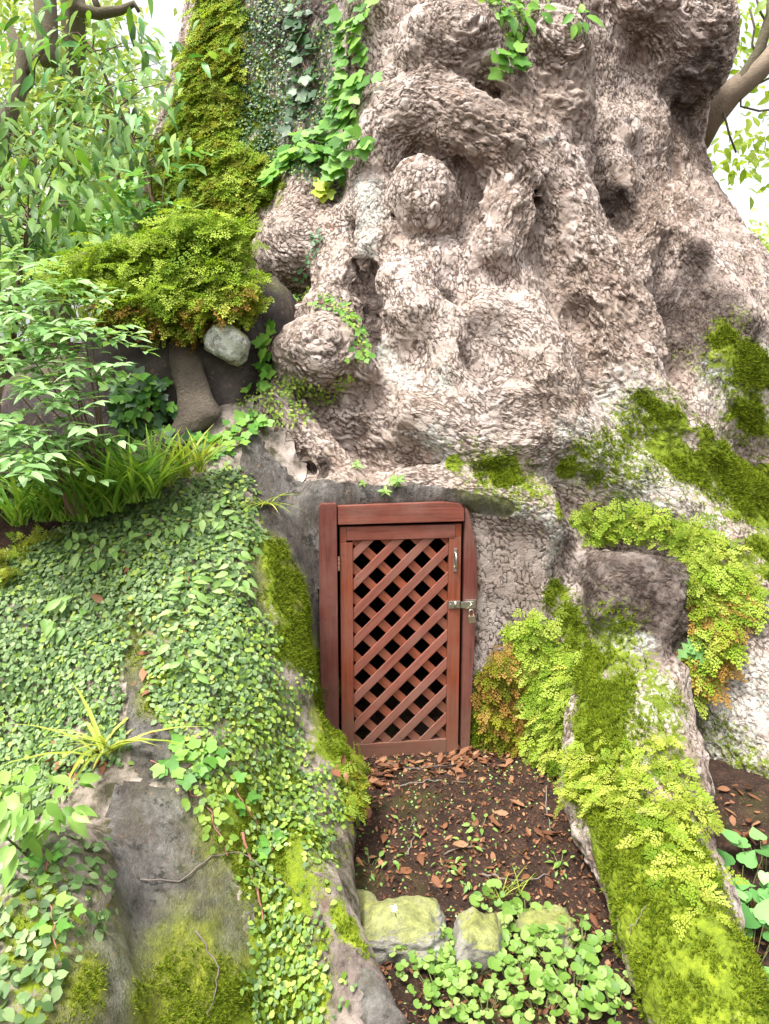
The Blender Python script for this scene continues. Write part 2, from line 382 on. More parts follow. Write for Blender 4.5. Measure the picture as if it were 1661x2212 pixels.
MORTAR = strokes([
    [(548, 950, 22), (565, 1000, 46), (610, 1075, 70), (640, 1165, 75), (660, 1300, 70), (680, 1430, 55), (700, 1560, 40)],
    [(630, 1075, 50), (740, 1078, 34), (900, 1078, 32), (1010, 1088, 26), (1090, 1100, 22)],
    [(550, 1190, 18), (556, 1260, 24), (560, 1320, 18)],
    [(292, 1330, 17), (292, 1450, 24), (300, 1560, 32), (335, 1640, 45)],
    [(275, 1730, 45), (330, 1800, 95), (390, 1900, 130), (380, 2000, 140), (290, 2120, 120), (200, 2230, 90)],
    [(460, 1950, 75), (500, 2050, 50)],
    [(785, 2085, 14), (815, 2150, 36), (835, 2230, 55)],
    [(730, 1830, 25)]])
MOSS = strokes([
    [(1060, 1000, 22), (1085, 1030, 26)], [(1045, 985, 14)], [(1110, 1020, 14), (1150, 1065, 12)], [(980, 1000, 12)], [(1230, 1010, 18)], [(1210, 1100, 14)],
    [(1440, 960, 36), (1520, 1010, 55), (1600, 1060, 70), (1661, 1120, 90)], [(1500, 930, 30), (1600, 1000, 34), (1661, 1040, 34)],
    [(1560, 720, 22), (1600, 760, 24), (1650, 820, 26)], [(1380, 850, 22), (1420, 890, 30), (1490, 930, 26)], [(1620, 900, 40)], [(1640, 1200, 50)],
    [(1270, 1420, 50), (1290, 1550, 62), (1280, 1650, 60)], [(1250, 1680, 40), (1330, 1900, 60), (1380, 2000, 80), (1440, 2100, 80), (1520, 2212, 80)],
    [(1420, 1800, 90), (1500, 1950, 60), (1600, 2150, 70)], [(1350, 1480, 50)], [(1190, 1270, 25), (1230, 1310, 26), (1240, 1400, 20)],
    [(1060, 1470, 34), (1050, 1580, 44), (1060, 1640, 34), (1100, 1700, 40)], [(1180, 1500, 50), (1170, 1650, 50)],
    [(585, 1200, 40), (630, 1300, 70), (665, 1400, 66), (690, 1500, 56), (715, 1590, 40)], [(740, 1650, 28), (750, 1700, 24)], [(640, 1350, 50), (690, 1480, 34)],
    [(330, 2160, 70), (420, 2130, 90), (520, 2160, 80)], [(350, 1450, 40), (370, 1500, 40)], [(360, 2085, 18)], [(415, 2075, 24)],
    [(722, 1970, 24), (770, 2030, 24), (820, 2090, 14)], [(200, 2080, 26), (190, 2150, 26)], [(60, 1150, 50), (30, 1250, 44)],
    [(560, 1750, 90), (620, 1900, 80), (640, 2060, 70), (640, 2180, 70)], [(470, 40, 60), (440, 250, 90), (420, 420, 110)], [(560, 330, 40), (560, 400, 40)]])
FLANK = strokes([[(590, 1190, 36), (625, 1290, 66), (655, 1390, 72), (680, 1490, 64), (712, 1590, 46), (748, 1660, 26)]])
MOSS3 = strokes([[(590, 1200, 40), (625, 1300, 70), (655, 1400, 76), (680, 1500, 68), (712, 1590, 46), (748, 1660, 26)], [(1290, 1500, 60), (1280, 1650, 66), (1330, 1850, 70), (1400, 2000, 90), (1470, 2120, 90), (1540, 2230, 90)], [(1430, 1800, 70), (1500, 1950, 60), (1600, 2150, 70)], [(420, 2150, 80), (330, 2180, 60), (520, 2180, 60)]])
MOSS2 = strokes([[(1300, 1000, 90), (1400, 950, 110), (1500, 1000, 130), (1600, 1100, 150)], [(1560, 780, 70), (1640, 900, 80)], [(1050, 1030, 70), (1180, 1060, 60)], [(1300, 1380, 70), (1420, 1500, 90), (1450, 1620, 80)], [(1560, 1600, 60), (1620, 1750, 70)],
    [(560, 1700, 130), (640, 2000, 110), (520, 1500, 110)], [(80, 1900, 60), (60, 2000, 120), (90, 2150, 90)], [(420, 1350, 120), (200, 1300, 200)], ])
LICHEN = strokes([[(1350, 900, 70)], [(1250, 980, 60), (1450, 1060, 60)], [(940, 960, 40)], [(560, 250, 60)],
    [(790, 400, 25), (800, 470, 22), (790, 540, 18)], [(830, 750, 18), (860, 800, 26), (880, 830, 16)], [(1182, 300, 10)], [(1180, 1112, 16), (1200, 1150, 20), (1190, 1210, 16)],
    [(1020, 1076, 12), (1080, 1090, 14), (1140, 1105, 14)], [(1560, 1500, 60), (1580, 1600, 75), (1600, 1690, 60)], [(1570, 1440, 50), (1640, 1500, 50)],
    [(1600, 820, 60), (1640, 880, 50)], [(1320, 1375, 30), (1390, 1385, 26)], [(1420, 1540, 34), (1440, 1480, 20)], [(590, 420, 28)], [(620, 180, 30)], [(950, 820, 24)]])
STAIN_SHADE = strokes([[(650, 1860, 60), (740, 2010, 60), (850, 2230, 70)],  # real stains, plus shade painted into grooves, left recess and under right burl
    [(1500, 550, 30), (1470, 640, 60), (1450, 740, 66), (1510, 690, 80), (1570, 750, 66)], [(1290, 1230, 90), (1400, 1230, 90), (1420, 1330, 100), (1290, 1330, 100), (1350, 1285, 110)], [(800, 640, 20), (812, 760, 18)],
    [(1320, 450, 44)], [(960, 640, 26)], [(1500, 190, 70)], [(700, 1010, 30)], [(640, 20, 90)], [(780, 480, 14), (780, 560, 20)]])
SPECK = strokes([[(950, 1020, 90), (1150, 1020, 120), (1350, 980, 150), (1500, 900, 150)], [(1200, 1080, 90), (1450, 1130, 130), (1600, 1250, 130)], [(60, 2050, 160)], [(500, 1900, 200), (400, 2100, 150)]])
# nearest primitive of the coarse surface: which part of the tree it is
UN = [b for b in BODY if b[0] == 'u']
def group_of(X):
    best = np.full(len(X), 9.0); gi = np.zeros(len(X), int)
    for i, b in enumerate(UN):
        m = np.flatnonzero(((X > b[3]) & (X < b[4])).all(1))
        if not len(m): continue
        d = b[2](X[m]); c = d < best[m]; best[m[c]] = d[c]; gi[m[c]] = i
    return gi
GN = sorted({b[5] for b in UN}); GI = np.array([GN.index(b[5]) for b in UN])
fc = GI[group_of(TV[TF].mean(1))]
vg = GI[group_of(TV)]; soil_like = np.isin(vg, [GN.index('mound'), GN.index('flank')]).astype(float)
_q = TV-DO; _qx = _q[:, 0]*math.cos(YAW)+_q[:, 1]*math.sin(YAW); _qy = -_q[:, 0]*math.sin(YAW)+_q[:, 1]*math.cos(YAW)
holl = ((_qx > -.045) & (_qx < .515) & (_qy > .045) & (_qy < 1.15) & (_q[:, 2] < 1.0)).astype(float)
HI_G = [i for i, g in enumerate(GN) if g not in ('mound', 'flank', 'root_low')]
_c = TV[TF].mean(1); _f = (_c-CAM)@FW; _px = 830.5+FPX*(_c-CAM)[:, 0]/_f; _py = 1106-FPX*((_c-CAM)@UP)/_f
_hm = np.zeros(len(TV)); _hm = holl
HI = np.isin(fc, HI_G) & (_px > -30) & (_px < 1690) & (_py > -30) & (_py < 2250) & (_hm[TF].mean(1) < .5) & (mask(_c, MORTAR, .12, 0, 9, 3) < .9)
_n = face_normals(TV, TF); _n /= np.linalg.norm(_n, axis=1)[:, None]+1e-9; _v = CAM-_c; _v /= np.linalg.norm(_v, axis=1)[:, None]; HI &= (_n*_v).sum(1) > .02
_ci = np.flatnonzero(HI); _e = Vector(CAM)
def _clear(p):
    d = _e-Vector(p); l = d.length; return COARSE.ray_cast(Vector(p), d/l, l)[0] is None
HI[_ci] = [(_py[i] < 1000 and 700 < _px[i] < 1500) or _clear(_c[i]+_n[i]*.07) for i in _ci]
def grow(sel, k):
    sel = sel.copy()
    for _ in range(k):
        vm = np.zeros(len(TV), bool); vm[TF[sel].ravel()] = True; sel |= vm[TF].any(1)
    return sel
HB = HI & np.isin(fc, [GN.index(g) for g in ('root_ridge', 'root_lichen', 'root_far', 'root_block')]); HA = HI & ~HB
HA = grow(HA, 2); HB = grow(HB, 1); HI = HA | HB; CORE = ~grow(~HA, 3) | ~grow(~HB, 3)                               # CORE: deep inside the finely meshed bark, left out of the coarser sheet
print('hi', HA.sum(), HB.sum(), 'core', CORE.sum(), 'all', len(TF))
def subdivide(fsel, level):
    v, f, u = compact(TV, TF[fsel]); cm = new_mesh('coarse', v, f); attr(cm, 'wm', soil_like[u]); attr(cm, 'wh', holl[u])
    fi = np.flatnonzero(fsel)
    ga = cm.attributes.new('grp', 'INT', 'FACE'); ga.data.foreach_set('value', (fc[fsel]+1000*CORE[fsel]).astype(np.int32))
    co = bpy.data.objects.new('tmp', cm); COL.objects.link(co); md = co.modifiers.new('s', 'SUBSURF'); md.levels = md.render_levels = level; md.subdivision_type = 'CATMULL_CLARK'
    ev = co.evaluated_get(bpy.context.evaluated_depsgraph_get()); em = ev.to_mesh()
    V = np.empty(len(em.vertices)*3, np.float32); em.vertices.foreach_get('co', V); V = V.reshape(-1, 3).astype(float)
    F = np.empty(len(em.loops), np.int32); em.loops.foreach_get('vertex_index', F); F = F.reshape(-1, 4)
    G = np.empty(len(F), np.int32); em.attributes['grp'].data.foreach_get('value', G)
    wm = np.empty(len(V), np.float32); em.attributes['wm'].data.foreach_get('value', wm); wh = np.empty(len(V), np.float32); em.attributes['wh'].data.foreach_get('value', wh)
    ev.to_mesh_clear(); bpy.data.objects.remove(co); bpy.data.meshes.remove(cm)
    return V, F, G % 1000, G >= 1000, wm, wh
def cells(V, N, bark, CS, elong, elvar, rvar, seed, swirlnoise=.15, warp=0.0):
    """anisotropic cells that follow the grain of the wood"""
    rng = np.random.default_rng(seed)
    cand = np.flatnonzero(bark > .3); rng.shuffle(cand)
    cell = np.floor(V[cand]/CS).astype(np.int64); key = cell[:, 0]*73856093 ^ cell[:, 1]*19349663 ^ cell[:, 2]*83492791
    _, first = np.unique(key, return_index=True); seeds = cand[first]; S = V[seeds]
    acc = np.zeros_like(S)
    for b in UN:
        m = np.flatnonzero(((S > b[3]) & (S < b[4])).all(1))
        if not len(m) or b[6] is None: continue
        wgt = np.exp(-np.maximum(b[2](S[m])+.01, 0)/.025); t = b[6](S[m])
        sg = np.sign((acc[m]*t).sum(1)); sg[sg == 0] = 1; acc[m] += wgt[:, None]*t*sg[:, None]
    acc += .02*np.array([0, 0, 1.0])+swirlnoise*np.stack([vnoise(S, 5, 21), vnoise(S, 5, 22), vnoise(S, 5, 23)], 1)*np.linalg.norm(acc, axis=1)[:, None]
    ns = N[seeds]; T = acc-(acc*ns).sum(1)[:, None]*ns; T /= np.linalg.norm(T, axis=1)[:, None]+1e-9; Bn = np.cross(ns, T)
    g0 = np.floor(S.min(0)/CS).astype(int)-4; gd = np.floor(S.max(0)/CS).astype(int)+5-g0
    tab = np.full(gd.prod(), -1, np.int32); sc_ = np.floor(S/CS).astype(int)-g0; tab[(sc_[:, 0]*gd[1]+sc_[:, 1])*gd[2]+sc_[:, 2]] = np.arange(len(S))
    vi = np.flatnonzero(bark > .05); X = V[vi]
    if warp: X = X+warp*np.stack([vnoise(X, 38, 81), vnoise(X, 38, 82), vnoise(X, 38, 83)], 1)
    vc = np.floor(X/CS).astype(int)-g0
    ok = ((vc > 2) & (vc < gd-3)).all(1); vi = vi[ok]; X = X[ok]; vc = vc[ok]; base = (vc[:, 0]*gd[1]+vc[:, 1])*gd[2]+vc[:, 2]
    rl = np.exp(rng.normal(0, rvar, len(S))); el = elong+elvar*vnoise(S, 2.2, 31)
    f1 = np.full(len(vi), CS*7); f2 = f1.copy(); own = np.zeros(len(vi), int)
    for i in range(-2, 3):
        for j in range(-2, 3):
            for k in range(-2, 3):
                if i*i+j*j+k*k > 6: continue
                s = tab[base+(i*gd[1]+j)*gd[2]+k]; m = np.flatnonzero(s >= 0); s = s[m]; q = X[m]-S[s]
                a = (q*T[s]).sum(1)/el[s]; c = (q*Bn[s]).sum(1); n = (q*ns[s]).sum(1); d = np.sqrt(a*a+c*c+.4*n*n)*rl[s]
                c1 = d < f1[m]; c2 = ~c1 & (d < f2[m])
                f2[m[c1]] = f1[m[c1]]; f1[m[c1]] = d[c1]; own[m[c1]] = s[c1]; f2[m[c2]] = d[c2]
    q = X-S[own]; fade = 1-sstep(CS*1.4, CS*2.6, f1)
    return vi, X, np.minimum(f2-f1, CS*1.6), own, fade, (q*T[own]).sum(1), (q*Bn[own]).sum(1), len(S), rng
def finish(V, F, wm, wh, plates):
    N = vert_normals(V, F); A = {}
    mor = mask(V, MORTAR, .12, .30, 9, 3); moss = np.maximum(mask(V, MOSS, .85, 1.7, 9, 5), .55*mask(V, MOSS2, .9, .9, 5, 15)); moss = np.maximum(moss, mask(V, MOSS3, .7, .75, 10, 17)); lic = mask(V, LICHEN, .8, 1.1, 16, 7); st = mask(V, STAIN_SHADE, .35, .6, 7, 9); sp = mask(V, SPECK, .8, .3, 5, 11)
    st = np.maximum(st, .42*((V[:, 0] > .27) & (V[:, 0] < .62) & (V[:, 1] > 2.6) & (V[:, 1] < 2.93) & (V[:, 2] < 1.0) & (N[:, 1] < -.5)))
    bark = (1-mor)*(1-.75*wm)*(1-wh); D = np.zeros(len(V)); crack = np.full(len(V), .05); plate = np.full(len(V), .5); furrow = np.zeros(len(V))
    recess = ((V[:, 0] > -.3) & (V[:, 0] < .75) & (V[:, 1] > 2.5) & (V[:, 1] < 2.93) & (V[:, 2] < 1.08) & (N[:, 1] < -.3) & (wm < .5)).astype(float)
    if plates:
        # long ropes and furrows of the grain
        vi, X, edge, own, fade, qa, qb, n_s, rng = cells(V, N, bark, .080, 3.6, .6, .25, 5, .18, .02)
        big_r = rng.random(n_s); fur = 1-sstep(0, .024, edge+.006*vnoise(X, 30, 43)); big_w = (.4+.6*sstep(-.25, .35, vnoise(X, 1.7, 44)))*(1-.8*recess[vi])
        D[vi] += fade*bark[vi]*big_w*(.012*(big_r[own]-.5)-.014*fur+.05*(qa*(big_r[own]-.3)*.5)); furrow[vi] = fade*fur*big_w*bark[vi]
        # plates
        vi, X, edge, own, fade, qa, qb, n_s, rng = cells(V, N, bark, .0205, 2.4, .7, .34, 6, .10, .007)
        prnd = rng.random(n_s); tl = rng.normal(0, 1, (n_s, 2)); soft = .0012*sstep(.0, .6, vnoise(X, 2.6, 45, 2))+.0026*sstep(.0, .5, vnoise(X, 17, 46, 2))
        crack[vi] = (edge+soft)*fade+.05*(1-fade); plate[vi] = prnd[own]; crk = (1-sstep(.0, .0045, edge))*fade
        rough_z = .3+.8*sstep(-.3, .5, vnoise(X, 1.6, 51))             # some areas shaggy, some smooth
        D[vi] += rough_z*bark[vi]*fade*(.0026*(prnd[own]-.5)+.075*(qa*(.5+.3*tl[own, 0])+qb*.2*tl[own, 1])-.0022*crk)
    lump = .024*vnoise(V, 3.2, 61, 2)+.013*(.6-np.abs(vnoise(V, 6.5, 62, 2))*2)+.005*vnoise(V, 22, 63, 2)
    lump += sstep(.1, .6, vnoise(V, 2.1, 64))*(.010*vnoise(V, 16, 65, 2))
    D += lump*(1-wh)*(1-.8*mor)*(1-.75*recess)+moss*(.006+.007*vnoise(V, 40, 66, 2))-mor*.006+mor*.003*vnoise(V, 30, 67, 2)+lic*.002
    V2 = V+N*D[:, None]
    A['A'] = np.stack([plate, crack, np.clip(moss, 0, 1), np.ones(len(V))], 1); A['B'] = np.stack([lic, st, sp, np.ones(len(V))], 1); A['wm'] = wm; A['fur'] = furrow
    return V2, vert_normals(V2, F), mor, moss, recess, A
FV, FF, FG, FCORE, WM, WH = subdivide(np.ones(len(TF), bool), 1)
FV, FN, mMOR, mMOSS, recess, ATL = finish(FV, FF, WM, WH, False)
def merge(a, b):
    return [np.concatenate([a[0], b[0]]), np.concatenate([a[1], b[1]+len(a[0])])]+[np.concatenate([x, y]) for x, y in zip(a[2:], b[2:])]
HV, HF, HG, _, HWM, HWH = merge(subdivide(HA, 3), subdivide(HB, 2))
HV, HN, hMOR, hMOSS, hrec, ATH = finish(HV, HF, HWM, HWH, True)
print('fine', len(FF), len(HF))
# ---------------------------------------------------------------- bark, mortar and hollow-wood materials
def bark_material():
    m, t, b = mat_new('bark'); p = geo_pos(t)
    A = nd(t, 'ShaderNodeAttribute', attribute_name='A'); sa = nd(t, 'ShaderNodeSeparateColor'); L(t, A.outputs['Color'], sa.inputs[0])
    B = nd(t, 'ShaderNodeAttribute', attribute_name='B'); sb = nd(t, 'ShaderNodeSeparateColor'); L(t, B.outputs['Color'], sb.inputs[0])
    pl, ed, mo = sa.outputs; li, st, sp = sb.outputs
    wm = nd(t, 'ShaderNodeAttribute', attribute_name='wm').outputs['Fac']
    big = noise(t, 2.3, 4, .55, p); mid = noise(t, 14, 5, .65, p); fine = noise(t, 110, 4, .7, p)
    ed = mth(t, 'ADD', ed, mth(t, 'MULTIPLY', mth(t, 'SUBTRACT', noise(t, 75, 3, .6, p), .5), .007))
    cr = ramp(t, mth(t, 'MULTIPLY', ed, 100), [(.04, (1, 1, 1)), (.37, (0, 0, 0))])
    fz = mth(t, 'MULTIPLY', mth(t, 'SUBTRACT', noise(t, 40, 5, .8, p), .5), 2.4)
    mo = ramp(t, mth(t, 'ADD', mo, fz), [(.34, (0, 0, 0)), (.62, (1, 1, 1))])
    c = ramp(t, mth(t, 'ADD', mth(t, 'MULTIPLY', pl, .30), mth(t, 'ADD', mth(t, 'MULTIPLY', mid, .45), mth(t, 'MULTIPLY', noise(t, 4, 4, .6, p), .35))), [(.06, (.21, .155, .118)), (.26, (.40, .318, .268)), (.50, (.55, .462, .412)), (.86, (.67, .60, .56))])
    c = mixc(t, mth(t, 'MULTIPLY', ramp(t, big, [(.38, (0, 0, 0)), (.62, (1, 1, 1))]), .45), c, (.26, .19, .13))
    c = mixc(t, mth(t, 'MULTIPLY', ramp(t, noise(t, 5.5, 3, .6, p), [(.55, (0, 0, 0)), (.72, (1, 1, 1))]), .35), c, (.38, .27, .24))
    c = mixc(t, mth(t, 'MULTIPLY', ramp(t, noise(t, 9, 3, .5, p), [(.66, (0, 0, 0)), (.72, (1, 1, 1))]), .6), c, (.22, .09, .045))
    c = mixc(t, mth(t, 'MULTIPLY', fine, .35), c, mixc(t, 1.0, c, (.45, .40, .36), 'MULTIPLY'))
    c = mixc(t, mth(t, 'MULTIPLY', cr, .88), c, (.045, .028, .018))
    fu = nd(t, 'ShaderNodeAttribute', attribute_name='fur').outputs['Fac']
    c = mixc(t, mth(t, 'MULTIPLY', fu, .6), c, (.12, .078, .054))
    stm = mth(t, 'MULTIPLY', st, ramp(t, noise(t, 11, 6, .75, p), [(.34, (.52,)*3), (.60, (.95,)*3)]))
    c = mixc(t, stm, c, (.030, .019, .015))  # dark stains and the painted groove shade share this colour
    spn = ramp(t, noise(t, 26, 5, .7, p), [(.58, (0, 0, 0)), (.66, (1, 1, 1))])
    c = mixc(t, mth(t, 'MULTIPLY', mth(t, 'MULTIPLY', sp, spn), .85), c, (.035, .036, .025))
    ln = ramp(t, noise(t, 60, 5, .7, p), [(.42, (0, 0, 0)), (.60, (1, 1, 1))])
    c = mixc(t, mth(t, 'MULTIPLY', mth(t, 'MULTIPLY', li, ln), .7), c, (.50, .53, .48))
    c = mixc(t, mth(t, 'MULTIPLY', wm, ramp(t, mid, [(.40, (.35,)*3), (.62, (1, 1, 1))])), c, (.050, .045, .022))
    mc = ramp(t, mth(t, 'ADD', mth(t, 'MULTIPLY', noise(t, 30, 5, .7, p), .6), mth(t, 'MULTIPLY', big, .4)), [(.3, (.045, .065, .006)), (.5, (.12, .165, .008)), (.7, (.24, .29, .015))])
    c = mixc(t, mo, c, mc)
    L(t, c, b.inputs['Base Color']); b.inputs['Roughness'].default_value = .85; b.inputs['Specular IOR Level'].default_value = .25
    vo = nd(t, 'ShaderNodeTexVoronoi', feature='DISTANCE_TO_EDGE', ins={'Scale': 62}); wp = nd(t, 'ShaderNodeVectorMath', operation='ADD')
    L(t, p, wp.inputs[0]); wv = nd(t, 'ShaderNodeVectorMath', operation='SCALE', ins={'Scale': .03}); L(t, noise(t, 20, 2, .5, p, 1), wv.inputs[0]); L(t, wv.outputs[0], wp.inputs[1]); L(t, wp.outputs[0], vo.inputs['Vector'])
    hgt = mth(t, 'ADD', mth(t, 'MULTIPLY', ramp(t, vo.outputs[0], [(0, (0, 0, 0)), (.08, (1, 1, 1))]), .18), mth(t, 'ADD', mth(t, 'MULTIPLY', fine, .7), mth(t, 'MULTIPLY', mid, .8)))
    hgt = mth(t, 'SUBTRACT', hgt, mth(t, 'MULTIPLY', cr, .8)); bump(t, b, hgt, .8, .006)
    return m
def mortar_material():
    m, t, b = mat_new('mortar'); p = geo_pos(t)
    A = nd(t, 'ShaderNodeAttribute', attribute_name='A'); sa = nd(t, 'ShaderNodeSeparateColor'); L(t, A.outputs['Color'], sa.inputs[0]); mo = sa.outputs[2]
    Z = nd(t, 'ShaderNodeMapping', ins={'Scale': (1, 1, .28)}); L(t, p, Z.inputs[0]); zv = Z.outputs[0]
    c = ramp(t, noise(t, 7, 6, .65, p), [(.3, (.062, .055, .047)), (.5, (.130, .119, .106)), (.7, (.225, .213, .198))])
    up = ramp(t, noise(t, 11, 5, .7, zv), [(.44, (0, 0, 0)), (.56, (1, 1, 1))])
    c = mixc(t, mth(t, 'MULTIPLY', up, .6), c, (.055, .038, .024))
    c = mixc(t, mth(t, 'MULTIPLY', ramp(t, noise(t, 24, 4, .7, p), [(.56, (0, 0, 0)), (.63, (1, 1, 1))]), .9), c, (.022, .022, .015))
    c = mixc(t, mth(t, 'MULTIPLY', ramp(t, noise(t, 40, 2, .5, p), [(.68, (0, 0, 0)), (.73, (1, 1, 1))]), .7), c, (.30, .13, .04))
    c = mixc(t, 1.0, c, ramp(t, noise(t, 42, 5, .75, zv), [(.30, (.45, .44, .42)), (.5, (.95, .95, .95)), (.7, (1.35, 1.35, 1.35))]), 'MULTIPLY')
    mc = ramp(t, noise(t, 30, 5, .7, p), [(.3, (.075, .085, .006)), (.5, (.17, .20, .008)), (.7, (.30, .33, .015))])
    c = mixc(t, mo, c, mc); L(t, c, b.inputs['Base Color'])
    L(t, ramp(t, up, [(0, (.45,)*3), (1, (.8,)*3)]), b.inputs['Roughness'])
    h = mth(t, 'ADD', noise(t, 60, 6, .75, zv), mth(t, 'MULTIPLY', noise(t, 14, 5, .65, zv), 2.0)); h = mth(t, 'ADD', h, mth(t, 'MULTIPLY', noise(t, 220, 3, .7, p), .5)); bump(t, b, h, 1.0, .012)
    return m
BARK = bark_material(); MORT = mortar_material()
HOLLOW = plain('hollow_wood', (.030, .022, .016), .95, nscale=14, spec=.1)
tree = empty('camphor_tree', (.15, 3.6, -.3), 'huge gnarled camphor tree with burls and spreading mossy roots round a small door', 'tree')
def tree_part(name, V, F, fsel, mat, at, label=None, sink=None):
    if fsel.sum() < 30: return None
    v, f, u = compact(V if sink is None else sink, F[fsel]); me = new_mesh(name, v, f, mat)
    for k in ('A', 'B'): attr(me, k, at[k][u], 'FLOAT_COLOR')
    for k in ('wm', 'fur'): attr(me, k, at[k][u])
    o = link(name, me, tree)
    if label: o['label'] = label
    return o
fcen = FV[FF].mean(1); hcen = HV[HF].mean(1)
fM = mMOR[FF].mean(1) > .5; hM = hMOR[HF].mean(1) > .5; fH = WH[FF].mean(1) > .5
LAB = {'burl_ball': 'round ball shaped burl with plated bark below the arch', 'burl_arch': 'arched fold of bark above the ball', 'burl_b': 'broad knobbly burl high on the trunk',
       'burl_c': 'double knob burl right of the high leafy sprig', 'burl_d': 'bulbous burl beside the fern ledge', 'burl_e': 'paw shaped knotted burl above the mortar', 'burl_cheek': 'swollen cheek beside the ball',
       'burl_right': 'dark overhanging burl at the upper right edge', 'mound': 'left root mound overgrown with creeping fig', 'root_ridge': 'mossy root running down to the lower right', 'root_block': 'pinkish blocky root stump topped with ferns',
       'root_lichen': 'root crusted with white lichen', 'root_pale': 'pale stubby root over the mortar', 'root_low': 'thin dark root edging the stones', 'root_right': 'right flank root', 'root_far': 'far right root behind', 'flank': 'root flank beside the door', 'mortar': 'weathered plated wall right of the door post'}
def mor_sel(cen, m):
    up_ = m & ((cen[:, 2] > .55) | (cen[:, 1] > 2.3)); lw = m & ~up_; return up_, lw & (cen[:, 0] < -.14), lw & (cen[:, 0] >= -.14)
mlab = ['grey mortar plastered beside and above the door frame', 'grey mortar tongue running down the lower left root', 'small grey mortar patch at the tip of the low root']
def islands(F, sel):
    """split a face selection into connected pieces, largest first"""
    idx = np.flatnonzero(sel)
    if not len(idx): return []
    f = F[idx]; u, inv = np.unique(f, return_inverse=True); inv = inv.reshape(f.shape); lab = np.arange(len(u))
    for _ in range(400):
        m = lab[inv].min(1); new = lab.copy(); np.minimum.at(new, inv.ravel(), np.repeat(m, f.shape[1])); new = new[new]
        if (new == lab).all(): break
        lab = new
    fl = lab[inv[:, 0]]; k, cnt = np.unique(fl, return_counts=True); out = []
    for q in k[np.argsort(-cnt)]: s = np.zeros(len(F), bool); s[idx[fl == q]] = True; out.append(s)
    return out
rest = np.zeros(len(FF), bool)
lo_ok = ~FCORE & ~fH
for sel, lb in zip(mor_sel(fcen, fM & lo_ok), mlab):
    isl = islands(FF, sel)
    for i, s in enumerate(isl):
        if s.sum() < 60: rest |= s; continue
        tree_part('mortar_patch', FV, FF, s, MORT, ATL, lb if i == 0 else None)
# (small crumbs of mortar fall back to the wood)
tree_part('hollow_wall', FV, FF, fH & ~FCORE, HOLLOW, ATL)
lo_rest = lo_ok & (~fM | rest)
for g in ('mound', 'flank'):
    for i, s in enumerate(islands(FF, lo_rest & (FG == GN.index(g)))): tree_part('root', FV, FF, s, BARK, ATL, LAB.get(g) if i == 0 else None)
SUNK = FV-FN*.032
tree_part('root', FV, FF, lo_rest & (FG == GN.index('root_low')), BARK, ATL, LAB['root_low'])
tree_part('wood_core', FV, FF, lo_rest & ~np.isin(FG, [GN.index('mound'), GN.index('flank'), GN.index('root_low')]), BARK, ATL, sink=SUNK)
for g in GN:
    if g in ('mound', 'flank', 'root_low'): continue
    nm = 'trunk' if g == 'trunk' else 'burl' if g.startswith('burl') else 'root' if g.startswith('root') else 'bark_wall'; sel = (HG == GN.index(g)) & ~hM
    for i, s in enumerate([sel] if sel.sum() > 90000 else islands(HF, sel)): tree_part(nm, HV, HF, s, BARK, ATH, LAB.get(g) if i == 0 else None)
tree_part('mortar_patch', HV, HF, hM, MORT, ATH)
bm_ = new_mesh('trunk_back', BV, BF, BARK); attr(bm_, 'A', np.tile([.5, .05, 0, 1.], (len(BV), 1)), 'FLOAT_COLOR'); attr(bm_, 'B', np.tile([0, 0, 0, 1.], (len(BV), 1)), 'FLOAT_COLOR'); link('trunk_back', bm_, tree)
# ---------------------------------------------------------------- sampling points on the tree
FAREA = np.linalg.norm(face_normals(FV, FF), axis=1)/2; FNF = face_normals(FV, FF); FNF /= np.linalg.norm(FNF, axis=1)[:, None]+1e-12
def sample(wv, n, rng=RNG, minz=-.2):
    w_ = wv[FF].mean(1)*FAREA; w_[fcen[:, 2] < minz] = 0; c = np.cumsum(w_)
    if c[-1] <= 0: return np.zeros((0, 3)), np.zeros((0, 3))
    f = np.searchsorted(c, rng.random(n)*c[-1]); a = rng.random((n, 1)); b = rng.random((n, 1)); q = FV[FF[f]]
    return (q[:, 0]*(1-a)+q[:, 1]*a)*(1-b)+(q[:, 3]*(1-a)+q[:, 2]*a)*b, FNF[f]
# ================================================================ ground
def ground_h(x, y):
    x = np.asarray(x, float); y = np.asarray(y, float)
    z = -.12*sstep(2.45, 1.95, y)+.03*sstep(2.7, 3.2, y)
    z = z+.05*sstep(.75, 1.3, x)*sstep(1.7, 2.3, y)
    bank = sstep(-.55, -.95, x)*sstep(2.25, 2.75, y)
    z = z+bank*1.02+sstep(-.55, -1.0, x)*sstep(3.1, 3.45, y)*.62
    z = np.where(y > 6, z+(0.2-z)*sstep(6, 16, y)*(x > -.5), z)
    return z
def ground_mesh():
    def axis(lo, hi, st, far):
        a = np.arange(lo, hi+1e-6, st); k = [st*1.35**i for i in range(1, 60)]; up = hi+np.cumsum(k); dn = lo-np.cumsum(k)
        return np.concatenate([dn[dn > -far][::-1], a, up[up < far]])
    xs = axis(-1.6, 1.8, .022, 600); ys = axis(1.1, 3.0, .022, 600)
    X, Y = np.meshgrid(xs, ys, indexing='ij'); Z = ground_h(X, Y)
    V = np.stack([X, Y, Z], -1).reshape(-1, 3); nearw = sstep(8, 3, np.linalg.norm(V[:, :2]-np.array([0, 2.2]), axis=1))
    V[:, 2] += nearw*(.012*vnoise(V, 5, 71, 2)+.007*vnoise(V, 22, 72, 2)+.005*vnoise(V, 70, 73))
    n, m = len(xs), len(ys); i, j = np.meshgrid(np.arange(n-1), np.arange(m-1), indexing='ij'); q = (i*m+j).ravel()
    return V, np.stack([q, q+m, q+m+1, q+1], 1)
